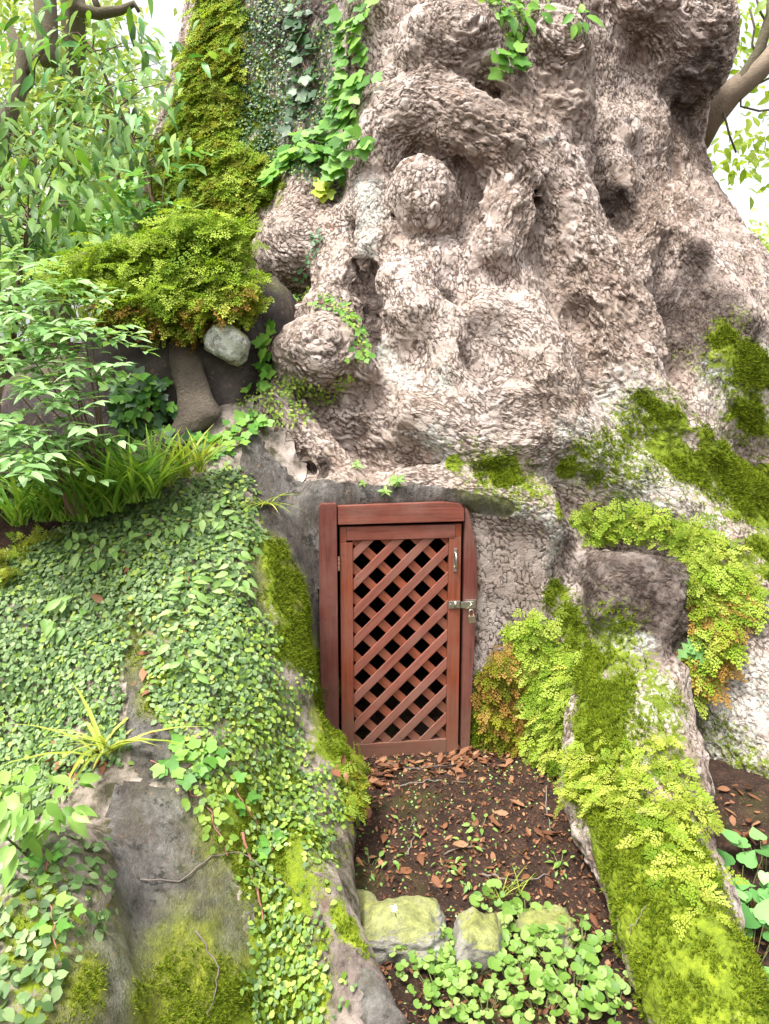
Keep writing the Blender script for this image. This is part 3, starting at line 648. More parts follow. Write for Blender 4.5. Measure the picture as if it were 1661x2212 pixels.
def soil_material():
    m, t, b = mat_new('soil'); p = geo_pos(t)
    c = ramp(t, noise(t, 18, 6, .7, p), [(.3, (.010, .006, .004)), (.5, (.034, .018, .012)), (.68, (.065, .036, .024)), (.8, (.11, .066, .046))])
    c = mixc(t, mth(t, 'MULTIPLY', ramp(t, noise(t, 140, 3, .6, p), [(.58, (0, 0, 0)), (.66, (1, 1, 1))]), .6), c, (.20, .11, .06))
    c = mixc(t, mth(t, 'MULTIPLY', ramp(t, noise(t, 3.2, 4, .6, p), [(.55, (0, 0, 0)), (.68, (1, 1, 1))]), .4), c, (.06, .075, .01))
    c = mixc(t, mth(t, 'MULTIPLY', ramp(t, noise(t, .35, 3, .5, p), [(.35, (0, 0, 0)), (.5, (1, 1, 1))]), 0.0), c, (.1, .12, .03))
    sx = nd(t, 'ShaderNodeSeparateXYZ'); L(t, p, sx.inputs[0])
    far = mth(t, 'MULTIPLY', mth(t, 'SUBTRACT', sx.outputs[1], 4.5), .3, True)
    c = mixc(t, far, c, ramp(t, noise(t, 1.5, 5, .7, p), [(.3, (.05, .09, .015)), (.7, (.13, .20, .035))]))
    L(t, c, b.inputs['Base Color']); b.inputs['Roughness'].default_value = .9; b.inputs['Specular IOR Level'].default_value = .25
    bump(t, b, mth(t, 'ADD', noise(t, 90, 6, .8, p), noise(t, 30, 4, .7, p)), .9, .012)
    return m
GVv, GFf = ground_mesh(); gm = new_mesh('ground', GVv, GFf, soil_material()); tag(link('ground', gm), kind='structure')
GBVH = BVHTree.FromPolygons(GVv.tolist(), GFf.tolist())
def ghit(px, py):
    l = GBVH.ray_cast(Vector(CAM), Vector(ray(px, py)), 50); return np.array(l[0]) if l[0] is not None else P(px, py, 2.0)
def gz(x, y):
    l = GBVH.ray_cast(Vector((x, y, 6)), Vector((0, 0, -1)), 20); return l[0].z if l[0] is not None else float(ground_h(x, y))
# ================================================================ the lattice door (its own upright local frame: x across, y into the tree, z up)
DW, DH = .470, .935
def wood(name, base, dark, grain_axis, sc=1.0, weather=.35):
    m, t, b = mat_new(name); tc = nd(t, 'ShaderNodeTexCoord').outputs['Object']; oi = nd(t, 'ShaderNodeObjectInfo').outputs['Random']
    off = nd(t, 'ShaderNodeCombineXYZ'); 
    for i in range(3): L(t, mth(t, 'MULTIPLY', oi, 37.0+i*11), off.inputs[i])
    ad = nd(t, 'ShaderNodeVectorMath', operation='ADD'); L(t, tc, ad.inputs[0]); L(t, off.outputs[0], ad.inputs[1])
    s = [38*sc, 38*sc, 38*sc]; s[grain_axis] = 1.6*sc
    mp = nd(t, 'ShaderNodeMapping', ins={'Scale': tuple(s)}); L(t, ad.outputs[0], mp.inputs[0])
    g = noise(t, 3.2, 6, .65, mp.outputs[0]); g2 = noise(t, 11, 3, .6, mp.outputs[0]); blot = noise(t, 5, 4, .6, ad.outputs[0])
    c = ramp(t, g, [(.30, dark), (.48, base), (.70, tuple(min(1, x*1.35) for x in base))])
    c = mixc(t, mth(t, 'MULTIPLY', oi, .4), c, tuple(x*.72 for x in base))
    c = mixc(t, mth(t, 'MULTIPLY', ramp(t, blot, [(.42, (0, 0, 0)), (.66, (1, 1, 1))]), weather), c, (.24, .135, .105))
    c = mixc(t, mth(t, 'MULTIPLY', ramp(t, g2, [(.60, (0, 0, 0)), (.72, (1, 1, 1))]), .35), c, (.05, .016, .010))
    wp = nd(t, 'ShaderNodeSeparateXYZ'); gp = geo_pos(t); L(t, gp, wp.inputs[0])
    mud = ramp(t, mth(t, 'ADD', mth(t, 'MULTIPLY', wp.outputs[2], -1.6), mth(t, 'MULTIPLY', noise(t, 9, 6, .75, gp), .95)), [(.02, (0, 0, 0)), (.42, (1, 1, 1))])
    c = mixc(t, mth(t, 'MULTIPLY', mud, .62), c, (.155, .092, .062))
    c = mixc(t, mth(t, 'MULTIPLY', ramp(t, noise(t, 55, 4, .7, gp), [(.60, (0, 0, 0)), (.70, (1, 1, 1))]), .45), c, (.045, .020, .014))
    L(t, c, b.inputs['Base Color']); b.inputs['Roughness'].default_value = .62; b.inputs['Specular IOR Level'].default_value = .35
    bump(t, b, mth(t, 'ADD', g, mth(t, 'MULTIPLY', g2, .5)), .35, .002)
    return m
W_FR = wood('door_stain_upright', (.215, .050, .020), (.100, .024, .011), 2, weather=.30)
W_FRX = wood('door_stain_cross', (.175, .048, .029), (.080, .022, .014), 0, weather=.42)
W_SL = wood('slat_stain', (.225, .074, .049), (.115, .037, .024), 0, weather=.45)
W_SL2 = wood('slat_stain_rear', (.220, .056, .024), (.105, .027, .012), 0, weather=.25)
W_POST = wood('post_stain', (.130, .035, .024), (.042, .013, .010), 2, .8, weather=.35)
STEEL = plain('zinc_steel', (.62, .60, .54), .32, 1.0, 40, .2, .1, .001)
BRASS = plain('dull_brass', (.36, .30, .21), .42, .9, 60, .25, .1, .001)
HINGE = plain('hinge_brass', (.55, .33, .22), .4, .8, 60, .25, .1, .001)
import bmesh
def bev_box(name, lo, hi, mat, bev=.002, parent=None, root=None, loc=None, rot=0.0, shape=None):
    """box in door space; object origin at its centre so that the grain runs along it"""
    lo = np.array(lo, float); hi = np.array(hi, float); c = (lo+hi)/2; h = (hi-lo)/2
    bm = bmesh.new(); bmesh.ops.create_cube(bm, size=1.0)
    for v in bm.verts: v.co = Vector((v.co.x*2*h[0], v.co.y*2*h[1], v.co.z*2*h[2]))
    if shape: shape(bm)
    if bev: bmesh.ops.bevel(bm, geom=list(bm.edges), offset=bev, segments=2, affect='EDGES', profile=.6)
    me = bpy.data.meshes.new(name); bm.to_mesh(me); bm.free(); me.materials.append(mat)
    o = bpy.data.objects.new(name, me); COL.objects.link(o)
    o.location = Vector(c); o.rotation_euler = (0, rot, 0); o.parent = parent
    return o
def prism(name, outline, y0, y1, mat, parent, bev=.002):
    bm = bmesh.new(); vs = [bm.verts.new((x, y0, z)) for x, z in outline]; f = bm.faces.new(vs)
    r = bmesh.ops.extrude_face_region(bm, geom=[f]); bmesh.ops.translate(bm, verts=[v for v in r['geom'] if isinstance(v, bmesh.types.BMVert)], vec=(0, y1-y0, 0))
    bmesh.ops.recalc_face_normals(bm, faces=bm.faces[:])
    if bev: bmesh.ops.bevel(bm, geom=[e for e in bm.edges], offset=bev, segments=2, affect='EDGES')
    me = bpy.data.meshes.new(name); bm.to_mesh(me); bm.free(); me.materials.append(mat); o = bpy.data.objects.new(name, me); COL.objects.link(o); o.parent = parent; return o
frame = empty('door_frame', DO, 'dark red stained timber frame set in grey mortar round the lattice door', 'door frame'); frame['kind'] = 'thing'; frame.rotation_euler = (0, 0, YAW)
# left post, lintel, right post with its bowed outer edge, sill
prism('post', [(-.010, -.06), (-.078, -.06), (-.080, .55), (-.078, .80), (-.075, 1.012), (-.068, 1.022), (-.010, 1.022)], -.030, .09, W_POST, frame)
prism('lintel', [(-.006, .942), (-.006, 1.012), (.20, 1.016), (.40, 1.020), (.462, 1.012), (.476, .995), (.478, .945)], -.026, .09, W_FRX, frame)
prism('post', [(.482, -.05), (.516, -.05), (.524, .30), (.533, .55), (.538, .70), (.530, .82), (.512, .92), (.496, .985), (.482, 1.00)], -.016, .09, W_POST, frame)
prism('sill', [(-.010, -.075), (-.010, -.014), (.480, -.006), (.480, -.075)], .012, .10, W_FRX, frame)
door = empty('lattice_door', DO, 'small red brown wooden door with diagonal lattice, hasp and pull handle', 'door'); door['kind'] = 'thing'; door.rotation_euler = (0, 0, YAW)
SW = .050
bev_box('stile', (.002, -.012, .002), (SW, .020, DH-.064), W_FR, parent=door); bev_box('stile', (DW-SW+.002, -.012, .002), (DW, .020, DH-.052), W_FR, parent=door)
bev_box('stile_top', (.002, -.011, DH-.063), (.026, .020, DH-.004), W_FR, .001, parent=door); bev_box('stile_top', (DW-.024, -.011, DH-.051), (DW, .020, DH-.002), W_FR, .001, parent=door)
bev_box('top_rail', (.0265, -.014, DH-.056), (DW-.0245, .020, DH-.004), W_FRX, parent=door)
bev_box('bottom_rail', (SW+.001, -.012, .002), (DW-SW+.001, .020, .060), W_FRX, parent=door)
IX0, IX1, IZ0, IZ1 = SW+.0005, DW-SW+.0015, .0605, DH-.0565
def slat(cx, cz, ang, y0, y1, width, mat):
    """a diagonal slat clipped to the door opening, its own origin and grain along its length"""
    d = np.array([math.cos(ang), math.sin(ang)]); n = np.array([-d[1], d[0]]); Lh = 2.0
    poly = [np.array([cx, cz])+d*a+n*b for a, b in ((-Lh, -width/2), (Lh, -width/2), (Lh, width/2), (-Lh, width/2))]
    for ax_, lim, sg in ((0, IX0, 1), (0, IX1, -1), (1, IZ0, 1), (1, IZ1, -1)):
        out = []
        for i in range(len(poly)):
            p, q = poly[i], poly[(i+1) % len(poly)]; a, b = sg*(p[ax_]-lim), sg*(q[ax_]-lim)
            if a >= 0: out.append(p)
            if (a < 0) != (b < 0): out.append(p+(q-p)*(a/(a-b)))
        poly = out
        if len(poly) < 3: return
    pc = np.mean(poly, 0); loc = [((p-pc)@d, (p-pc)@n) for p in poly]
    if max(x for x, _ in loc)-min(x for x, _ in loc) < .012: return
    bm = bmesh.new(); vs = [bm.verts.new((x, y0, z)) for x, z in loc]; f = bm.faces.new(vs)
    r = bmesh.ops.extrude_face_region(bm, geom=[f]); bmesh.ops.translate(bm, verts=[v for v in r['geom'] if isinstance(v, bmesh.types.BMVert)], vec=(0, y1-y0, 0))
    bmesh.ops.recalc_face_normals(bm, faces=bm.faces[:]); bmesh.ops.bevel(bm, geom=bm.edges[:], offset=.0011, segments=1, affect='EDGES')
    me = bpy.data.meshes.new('slat'); bm.to_mesh(me); bm.free(); me.materials.append(mat)
    o = bpy.data.objects.new('slat', me); COL.objects.link(o); o.parent = door; o.location = (pc[0], 0, pc[1]); o.rotation_euler = (0, -ang, 0)
A1 = math.radians(44.5); PIT = .0915; WID = .0325
cz0 = .5
for i in range(-12, 13):
    u = i*.1150
    slat(.24, .430+u, A1, -.0075, .0005, WID, W_SL)
    slat(.24, .470+u, -A1, .0010, .0090, WID, W_SL2)
# black sheet of darkness is only the hollow itself; hinges, pull, hasp
for hz, hl in ((.765, .055), (.075, .05)):
    def barrel(bm): pass
    h = bev_box('hinge', (-.0075, -.021, hz), (-.0005, -.012, hz+hl), HINGE, .0015, parent=door)
    for k in (.2, .5, .8): 
        kn = bev_box('knuckle', (-.0082, -.0225, hz+hl*k-.002), (.0002, -.0115, hz+hl*k+.002), HINGE, .001); kn.parent = h; kn.location = Vector(kn.location)-Vector(h.location)
def tube_mesh(name, pts, r, mat, parent=None, seg=8, cap=True, taper=None):
    pts = [np.array(p, float) for p in pts]; V = []; F = []; n = len(pts); prev = None
    for i, p in enumerate(pts):
        d = pts[min(i+1, n-1)]-pts[max(i-1, 0)]; d /= np.linalg.norm(d)+1e-9
        if prev is None: a = np.cross(d, [0, 0, 1.0]); a = a if np.linalg.norm(a) > .1 else np.cross(d, [1.0, 0, 0])
        else: a = prev-d*(prev@d)
        a /= np.linalg.norm(a); prev = a; b = np.cross(d, a); rr = r[i] if hasattr(r, '__len__') else r
        for k in range(seg): V.append(p+rr*(math.cos(2*math.pi*k/seg)*a+math.sin(2*math.pi*k/seg)*b))
    for i in range(n-1):
        for k in range(seg): F.append((i*seg+k, i*seg+(k+1) % seg, (i+1)*seg+(k+1) % seg, (i+1)*seg+k))
    if cap: F.append(tuple(range(seg))[::-1]); F.append(tuple(range((n-1)*seg, n*seg)))
    me = new_mesh(name, V, F, mat)
    if parent is None: return me
    o = bpy.data.objects.new(name, me); COL.objects.link(o); o.parent = parent; return o
pull = bev_box('pull_handle', (DW-.030, -.0150, .745), (DW-.016, -.0122, .838), STEEL, .001, parent=door)
g = tube_mesh('grip', [(0, 0, -.030), (0, -.012, -.027), (0, -.016, -.018), (0, -.016, .018), (0, -.012, .027), (0, 0, .030)], [.0035, .004, .0045, .0045, .004, .0035], STEEL, pull)
for z in (-.041, .041):
    s_ = bev_box('screw', (-.002, -.003, z-.002), (.002, -.0012, z+.002), STEEL, .0007); s_.parent = pull
hasp = bev_box('hasp', (DW-.048, -.0165, .600), (DW-.001, -.0125, .630), STEEL, .0012, parent=door)
for x in (-.016,):
    bb = bev_box('bolt', (x-.004, -.006, -.004), (x+.004, -.0018, .004), STEEL, .0015); bb.parent = hasp
kn = tube_mesh('knuckle', [(.004, -.004, -.0148), (.004, -.004, .0148)], .0045, STEEL, hasp)
arm = bev_box('hasp_arm', (.024, -.010, -.0125), (.075, -.0065, .0125), STEEL, .0012); arm.parent = hasp
stp = bev_box('staple_plate', (DW+.018, -.0205, .598), (DW+.060, -.0168, .634), STEEL, .001, parent=frame)
tube_mesh('staple', [(.0, -.001, -.006), (.0, -.016, -.006), (.0, -.020, 0), (.0, -.016, .006), (.0, -.001, .006)], .0024, STEEL, stp)
M_D = Matrix.Translation(Vector(DO)) @ Matrix.Rotation(YAW, 4, 'Z')
pl_loc = M_D @ Vector((DW+.040, -.038, .560))
lock = empty('padlock', pl_loc, 'small dull brass padlock hanging from the steel hasp', 'padlock'); lock.rotation_euler = (0, math.radians(-5), YAW)
bo = bev_box('body', (-.0145, -.0062, -.014), (.0145, .0062, .014), BRASS, .0016); bo.parent = lock
sh = [(-.0085, 0, .012)]+[(-.0085*math.cos(a), 0, .030+.0095*math.sin(a)) for a in np.linspace(0, math.pi, 9)]+[(.0085, 0, .012)]
tube_mesh('shackle', sh, .0022, STEEL, lock)
# ================================================================ leaf shapes: base at the origin, tip along +Y, upper face +Z, length 1
def leaf_shape(prof, fold=.18, droop=.18):
    V = []; F = []
    for t, w_ in prof:
        z = -droop*t*t; V += [(-w_, t, z+fold*w_), (0, t, z), (w_, t, z+fold*w_)]
    n = len(prof)
    for i in range(n-1):
        a = 3*i; F += [(a, a+1, a+4, a+3), (a+1, a+2, a+5, a+4)]
    return np.array(V, float), np.array([(f[0], f[1], f[2]) for f in F]+[(f[0], f[2], f[3]) for f in F])
def fan_shape(pts, center, dish=.12):
    V = [(center[0], center[1], 0)]+[(x, y, dish*((x-center[0])**2+(y-center[1])**2)) for x, y in pts]; n = len(pts)
    return np.array(V, float), np.array([(0, 1+i, 1+(i+1) % n) for i in range(n)])[:, [0, 2, 1]]
OVATE = leaf_shape([(0, .02), (.12, .15), (.35, .245), (.65, .18), (.88, .065), (1, .005)], .22, .22)
FIG = leaf_shape([(0, .10), (.3, .37), (.68, .31), (1, .02)], .12, .10)
SIMPLE = leaf_shape([(0, .04), (.42, .27), (1, .01)], .2, .2)
LANCE = leaf_shape([(0, .015), (.15, .10), (.4, .155), (.7, .105), (.9, .04), (1, .004)], .2, .35)
LEAFLET = leaf_shape([(0, .02), (.2, .15), (.45, .19), (.75, .11), (1, .004)], .2, .15)
HEART = fan_shape([(0, .10), (-.16, .0), (-.36, .04), (-.48, .26), (-.42, .52), (-.24, .78), (0, 1.05), (.24, .78), (.42, .52), (.48, .26), (.36, .04), (.16, .0)][::-1], (0, .35), .25)
KIDNEY = fan_shape([(0, .22), (-.10, .02), (-.34, -.02), (-.50, .22), (-.52, .52), (-.34, .78), (0, .86), (.34, .78), (.52, .52), (.50, .22), (.34, -.02), (.10, .02)][::-1], (0, .38), .35)
IVY = fan_shape([(0, .06), (-.20, -.02), (-.38, .10), (-.50, .30), (-.62, .56), (-.40, .60), (-.28, .66), (-.22, .84), (0, 1.1), (.22, .84), (.28, .66), (.40, .60), (.62, .56), (.50, .30), (.38, .10), (.20, -.02)][::-1], (0, .36), .16)
BLADE = leaf_shape([(0, .018), (.25, .026), (.5, .023), (.75, .014), (1, .001)], .5, .55)
DEAD = leaf_shape([(0, .02), (.15, .18), (.4, .27), (.7, .19), (1, .01)], .55, -.35)
DEAD2 = leaf_shape([(0, .02), (.2, .22), (.5, .24), (.8, .12), (1, .01)], -.45, .5)
def frond_shape(seed=1, nb=9, wide=1.0):
    """flat fan of a spike moss: forked sprays set with small scale leaves"""
    r = random.Random(seed); V = []; F = []
    def scale_leaf(x, y, a, l, w_, z):
        ca, sa = math.cos(a), math.sin(a); i = len(V)
        V.extend([(x, y, z), (x+ca*l*.5-sa*w_, y+sa*l*.5+ca*w_, z+.02), (x+ca*l, y+sa*l, z-.02), (x+ca*l*.5+sa*w_, y+sa*l*.5-ca*w_, z+.02)]); F.append((i, i+3, i+2)); F.append((i, i+2, i+1))
    for k in range(nb):
        t = k/(nb-1); y0 = .08+.80*t; side = 1 if k % 2 else -1; a = math.pi/2-side*(1.15-.75*t)*r.uniform(.85, 1.15) if k < nb-1 else math.pi/2
        ln = wide*(.46-.30*t)*r.uniform(.85, 1.15) if k < nb-1 else .22; m = max(2, int(ln/.11))
        for j in range(m):
            d = ln*(j+.5)/m; x = math.cos(a)*d; y = y0+math.sin(a)*d; z = -.25*(x*x)-.22*y*y
            for sg in (-1, 1): scale_leaf(x, y, a+sg*.75, .155*(1-.4*j/m), .050, z)
        scale_leaf(math.cos(a)*ln*.9, y0+math.sin(a)*ln*.9, a, .15, .05, -.25*(ln*.8)**2-.22*y0*y0)
    return np.array(V, float), np.array(F)
FROND = [frond_shape(s, 8, w_) for s, w_ in ((1, 1.0), (2, 1.15), (3, .85))]
FERN = leaf_shape([(0, .02), (.1, .2), (.2, .05), (.3, .24), (.4, .05), (.5, .2), (.6, .04), (.7, .14), (.8, .03), (.9, .07), (1, .002)], .1, .3)
def tuft_shape(n=5, seed=0, spread=.7):
    r = random.Random(seed); V = []; F = []
    for k in range(n):
        a = 2*math.pi*k/n+r.uniform(-.4, .4); s = spread*r.uniform(.5, 1.2); h = r.uniform(.6, 1.1); b = a+math.pi/2; w_ = .17
        i = len(V); V += [(math.cos(b)*w_, math.sin(b)*w_, -.1), (-math.cos(b)*w_, -math.sin(b)*w_, -.1), (math.cos(a)*s, math.sin(a)*s, h)]; F.append((i, i+1, i+2))
    return np.array(V, float), np.array(F)
TUFT = [tuft_shape(4, s, .8) for s in range(3)]
# ---------------------------------------------------------------- placing many leaves
def frames(N, D, roll=None):
    """rotation matrices with columns x, y=D made perpendicular to N, z=N"""
    N = N/(np.linalg.norm(N, axis=1)[:, None]+1e-9); D = D-(D*N).sum(1)[:, None]*N; D /= np.linalg.norm(D, axis=1)[:, None]+1e-9
    return np.stack([np.cross(D, N), D, N], 2)
def jitter(N, a, rng=RNG):
    J = N+rng.normal(0, a, N.shape); return J/(np.linalg.norm(J, axis=1)[:, None]+1e-9)
def joined(name, tm, pos, R, s, mat, parent=None, rnd=None, smooth=True):
    V, F = tm; n = len(pos)
    if n == 0: return None
    s = np.broadcast_to(np.asarray(s, float), (n,)); W = np.einsum('nij,vj->nvi', R, V)*s[:, None, None]+pos[:, None, :]
    FF_ = (F[None]+(np.arange(n)*len(V))[:, None, None]).reshape(-1, 3)
    me = new_mesh(name, W.reshape(-1, 3), FF_, mat, smooth); attr(me, 'rnd', np.repeat(RNG.random(n) if rnd is None else rnd, len(V)))
    o = link(name, me, parent); return o
_TM = {}
def leaf_mesh(tm, mat):
    k = (id(tm), mat.name)
    if k not in _TM: _TM[k] = new_mesh('leaf', tm[0], tm[1], mat)
    return _TM[k]
def singles(name, tm, pos, R, s, mat, parent):
    me = leaf_mesh(tm, mat); n = len(pos); s = np.broadcast_to(np.asarray(s, float), (n,)); pl = np.array(parent.location)
    for i in range(n):
        o = bpy.data.objects.new(name, me); COL.objects.link(o); o.parent = parent
        m = Matrix(R[i].tolist()).to_4x4(); m = Matrix.Translation(Vector(pos[i]-pl)) @ m @ Matrix.Diagonal((s[i], s[i], s[i], 1)); o.matrix_basis = m
def leaves(thing, name, tm, pos, R, s, mat, nmax=300, massname='foliage'):
    """the nmax largest in view as parts, the rest as one part of kind stuff"""
    n = len(pos); s = np.broadcast_to(np.asarray(s, float), (n,))
    if n == 0: return
    app = s/np.linalg.norm(pos-CAM, axis=1); o = np.argsort(-app); k = o[:nmax]; r = o[nmax:]
    if len(k): singles(name, tm, pos[k], R[k], s[k], mat, thing)
    if len(r): x = joined(massname, tm, pos[r], R[r], s[r], mat, thing); x['kind'] = 'stuff'
FBVH = BVHTree.FromPolygons(FV.tolist(), FF.tolist())
def fhit(px, py):
    l = FBVH.ray_cast(Vector(CAM), Vector(ray(px, py)), 20)
    if l[0] is None: return None
    return np.array(l[0]), np.array(l[1])
def anyhit(px, py):
    l = FBVH.ray_cast(Vector(CAM), Vector(ray(px, py)), 20); g_ = GBVH.ray_cast(Vector(CAM), Vector(ray(px, py)), 40)
    if l[0] is not None and (g_[0] is None or l[3] < g_[3]): return np.array(l[0]), np.array(l[1])
    return (np.array(g_[0]), np.array([0, 0, 1.0])) if g_[0] is not None else (P(px, py, 3), np.array([0, -1.0, 0]))
DOWN = np.array([0, 0, -1.0])
# ---------------------------------------------------------------- plant colours
G_FIG = leaf_mat('fig_leaf', (.045, .095, .025), (.135, .235, .070), (.31, .42, .18), .5, .25)
G_FIG2 = leaf_mat('fig_leaf_young', (0.108, 0.204, 0.024), (0.240, 0.372, 0.054), (0.432, 0.528, 0.108), .5, .3)
G_VINE = leaf_mat('vine_leaf', (.13, .25, .05), (.24, .40, .10), (.38, .52, .19), .45, .3)
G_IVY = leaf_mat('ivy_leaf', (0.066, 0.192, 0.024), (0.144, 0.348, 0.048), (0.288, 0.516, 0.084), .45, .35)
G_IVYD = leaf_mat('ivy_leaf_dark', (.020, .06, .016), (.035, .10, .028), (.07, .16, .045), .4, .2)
G_SHAG = leaf_mat('spike_moss_olive', (.09, .11, .010), (.19, .21, .014), (.33, .33, .03), .75, .3, spec=.1)
G_SPIKE = leaf_mat('spike_moss_lime', (.13, .22, .017), (.28, .40, .036), (.47, .56, .11), .7, .35, spec=.1)
G_SPIKY = leaf_mat('spike_moss_yellow', (.18, .24, .02), (.33, .40, .045), (.50, .52, .11), .7, .35, spec=.1)
G_SPIKB = leaf_mat('spike_moss_brown', (.16, .09, .02), (.30, .17, .04), (.42, .28, .07), .8, .25, spec=.1)
G_MOSS = leaf_mat('moss_tuft', (.050, .085, .007), (.135, .19, .010), (.29, .35, .03), .8, .3, spec=.05)
G_BROAD = leaf_mat('broad_leaf', (.075, .18, .022), (.17, .33, .05), (.34, .50, .12), .5, .4)
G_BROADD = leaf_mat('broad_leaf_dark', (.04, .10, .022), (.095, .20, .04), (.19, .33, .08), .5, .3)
G_NAND = leaf_mat('compound_leaf', (.17, .33, .10), (.29, .48, .19), (.45, .62, .33), .45, .35)
G_BIG = leaf_mat('big_leaf', (.12, .26, .035), (.21, .38, .065), (.33, .50, .13), .4, .35)
G_GRASS = leaf_mat('grass_blade', (0.091, 0.208, 0.026), (0.195, 0.377, 0.046), (0.416, 0.546, 0.091), .5, .35)
G_GRASSY = leaf_mat('grass_blade_pale', (.22, .30, .03), (.38, .46, .07), (.52, .55, .14), .5, .35)
G_HERB = leaf_mat('herb_leaf', (.10, .21, .030), (.20, .34, .060), (.35, .47, .14), .45, .35)
G_HEART = leaf_mat('heart_leaf', (0.072, 0.216, 0.048), (0.168, 0.384, 0.108), (0.312, 0.552, 0.192), .4, .3)
G_DEAD = leaf_mat('dead_leaf', (.10, .038, .018), (.22, .092, .042), (.38, .21, .115), .7, .15)
STEM_G = plain('green_stem', (.13, .15, .05), .7); STEM_B = plain('brown_stem', (.13, .085, .05), .8); STEM_R = plain('red_vine_stem', (.26, .11, .075), .7)
TWIG = plain('grey_twig', (.16, .13, .11), .85)
# ================================================================ moss on the wood: short tufts (uncountable)
mt_w = np.clip(mMOSS-.3, 0, 1)*(1-WH)*sstep(-.1, .35, vnoise(FV, 15, 91, 3)+.45*(mMOSS-.55))
for i, n in enumerate((18000, 18000, 18000)):
    p_, n_ = sample(mt_w, n); dist = np.linalg.norm(p_-CAM, axis=1)
    N2 = jitter(n_+np.array([0, 0, .35]), .35); R = frames(N2, RNG.normal(0, 1, p_.shape)); o = joined('moss', TUFT[i], p_, R, RNG.uniform(.005, .0125, n)*np.clip(dist/2.2, .7, 1.3), G_MOSS)
    if i == 0: MOSS_OBJ = o
    else: pass
    tag(o, ['soft yellow green moss cushions over the roots and trunk', 'olive moss pile spread over the roots and trunk', 'bright moss specks over the roots and trunk'][i], 'moss', kind='stuff')
# ================================================================ creeping fig carpets
def carpet(name, label, lines, n, size, mat, nmax, tm=FIG, amp=.7, mat2=None, n2=0, soft=.5, lift=.006, moff=1.0, seed=3, ymin=None):
    segs = strokes(lines); m = mask(FV, segs, soft, amp, 7, seed)*(1-mMOR*moff)*(1-mask(FV, FLANK, .2, .4, 9, 33)); loc = hit(lines[0][0][0], lines[0][0][1])
    t = empty(name, loc, label, 'creeper')
    for q_, mt, nn, nm in ((0, mat, n, nmax), (1, mat2, n2, 0)):
        if not nn: continue
        p_, n_ = sample(m, nn); N2 = jitter(n_+np.array([0, -.1, .25]), .33); D = DOWN+RNG.normal(0, .8, p_.shape)
        p_ = p_+n_*(lift+RNG.random((nn, 1))*.014); leaves(t, 'leaf', tm, p_, frames(N2, D), RNG.uniform(.6, 1.25, nn)*size, mt, nm, 'leaf_carpet')
    return t
carpet('creeping_fig', 'dense carpet of small creeping fig leaves on the left root mound', [[(60, 1300, 190), (250, 1330, 200), (420, 1200, 150), (490, 1080, 80)], [(130, 1500, 150), (40, 1600, 130)], [(430, 1300, 130), (500, 1450, 60)], [(200, 1150, 100), (330, 1090, 80)], [(60, 1700, 90), (200, 1600, 60)], [(400, 1500, 60)]],
       12500, .0185, G_FIG, 300, mat2=G_FIG2, n2=2600, amp=1.15)
carpet('creeping_fig', 'loose small leaved creeper on the ridge between mortar and doorway', [[(500, 1400, 80), (560, 1560, 120), (600, 1720, 120), (610, 1800, 100)], [(420, 1420, 70), (400, 1600, 70)], [(560, 1900, 80), (620, 2000, 90), (660, 2120, 100)], [(700, 1700, 50)]],
       2300, .0165, G_FIG2, 150, mat2=G_FIG, n2=1300, amp=2.0, seed=5)
carpet('creeping_fig', 'sparse rounded creeper leaves on the bottom left root', [[(70, 1930, 100), (60, 2050, 110), (90, 2180, 120)], [(160, 1880, 60), (200, 1960, 40)]], 420, .024, G_FIG, 300, seed=6, amp=1.1)
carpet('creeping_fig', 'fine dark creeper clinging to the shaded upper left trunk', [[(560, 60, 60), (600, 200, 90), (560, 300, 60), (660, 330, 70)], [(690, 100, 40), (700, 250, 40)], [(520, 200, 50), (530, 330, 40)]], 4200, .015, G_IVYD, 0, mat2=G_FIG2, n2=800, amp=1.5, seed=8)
carpet('creeping_fig', 'thin green creeper along the shoulder above the mortar', [[(560, 870, 40), (640, 850, 36), (720, 860, 26), (740, 820, 16)], [(640, 660, 20), (720, 650, 18), (760, 700, 14), (785, 770, 10)], [(600, 700, 16)]], 900, .014, G_FIG2, 0, amp=1.2, seed=9, moff=.6)
# ================================================================ spike moss clumps
def spike(name, label, lines, n, size, mats, hang=0.0, nmax=60, seed=2, amp=.5, out=.35, dirn=None, soft=.4):
    segs = strokes(lines); m = mask(FV, segs, soft, amp, 8, seed); loc = hit(lines[0][0][0], lines[0][0][1]); t = empty(name, loc, label, 'spike moss')
    per = n//len(mats)
    for i, mt in enumerate(mats):
        p_, n_ = sample(m, per); D = n_*out+DOWN*hang+RNG.normal(0, .45, p_.shape)*np.array([1, .6, .7]) + (np.array(dirn) if dirn is not None else 0)
        N2 = jitter(n_*.7+np.array([0, -.35, .75]), .35); p_ = p_+n_*RNG.uniform(-.005, .03, (per, 1)); leaves(t, 'frond', FROND[i % 3], p_, frames(N2, D), RNG.uniform(.6, 1.25, per)*size, mt, nmax//len(mats), 'fronds')
    return t
spike('spike_moss', 'lime green feathery clump crowning the pinkish root stump', [[(1265, 1130, 26), (1330, 1115, 30), (1400, 1115, 28), (1470, 1140, 34), (1530, 1200, 44), (1560, 1280, 46)], [(1480, 1170, 24), (1520, 1260, 36)]],
      480, .066, [G_SPIKE, G_SPIKE, G_SPIKY], .1, 90, amp=.9)
spike('spike_moss', 'browning feathery fringe hanging beside the lichen root', [[(1540, 1320, 40), (1520, 1400, 36), (1500, 1460, 24)], [(1590, 1300, 30)]], 260, .08, [G_SPIKB, G_SPIKE, G_SPIKY], 1.0, 45)
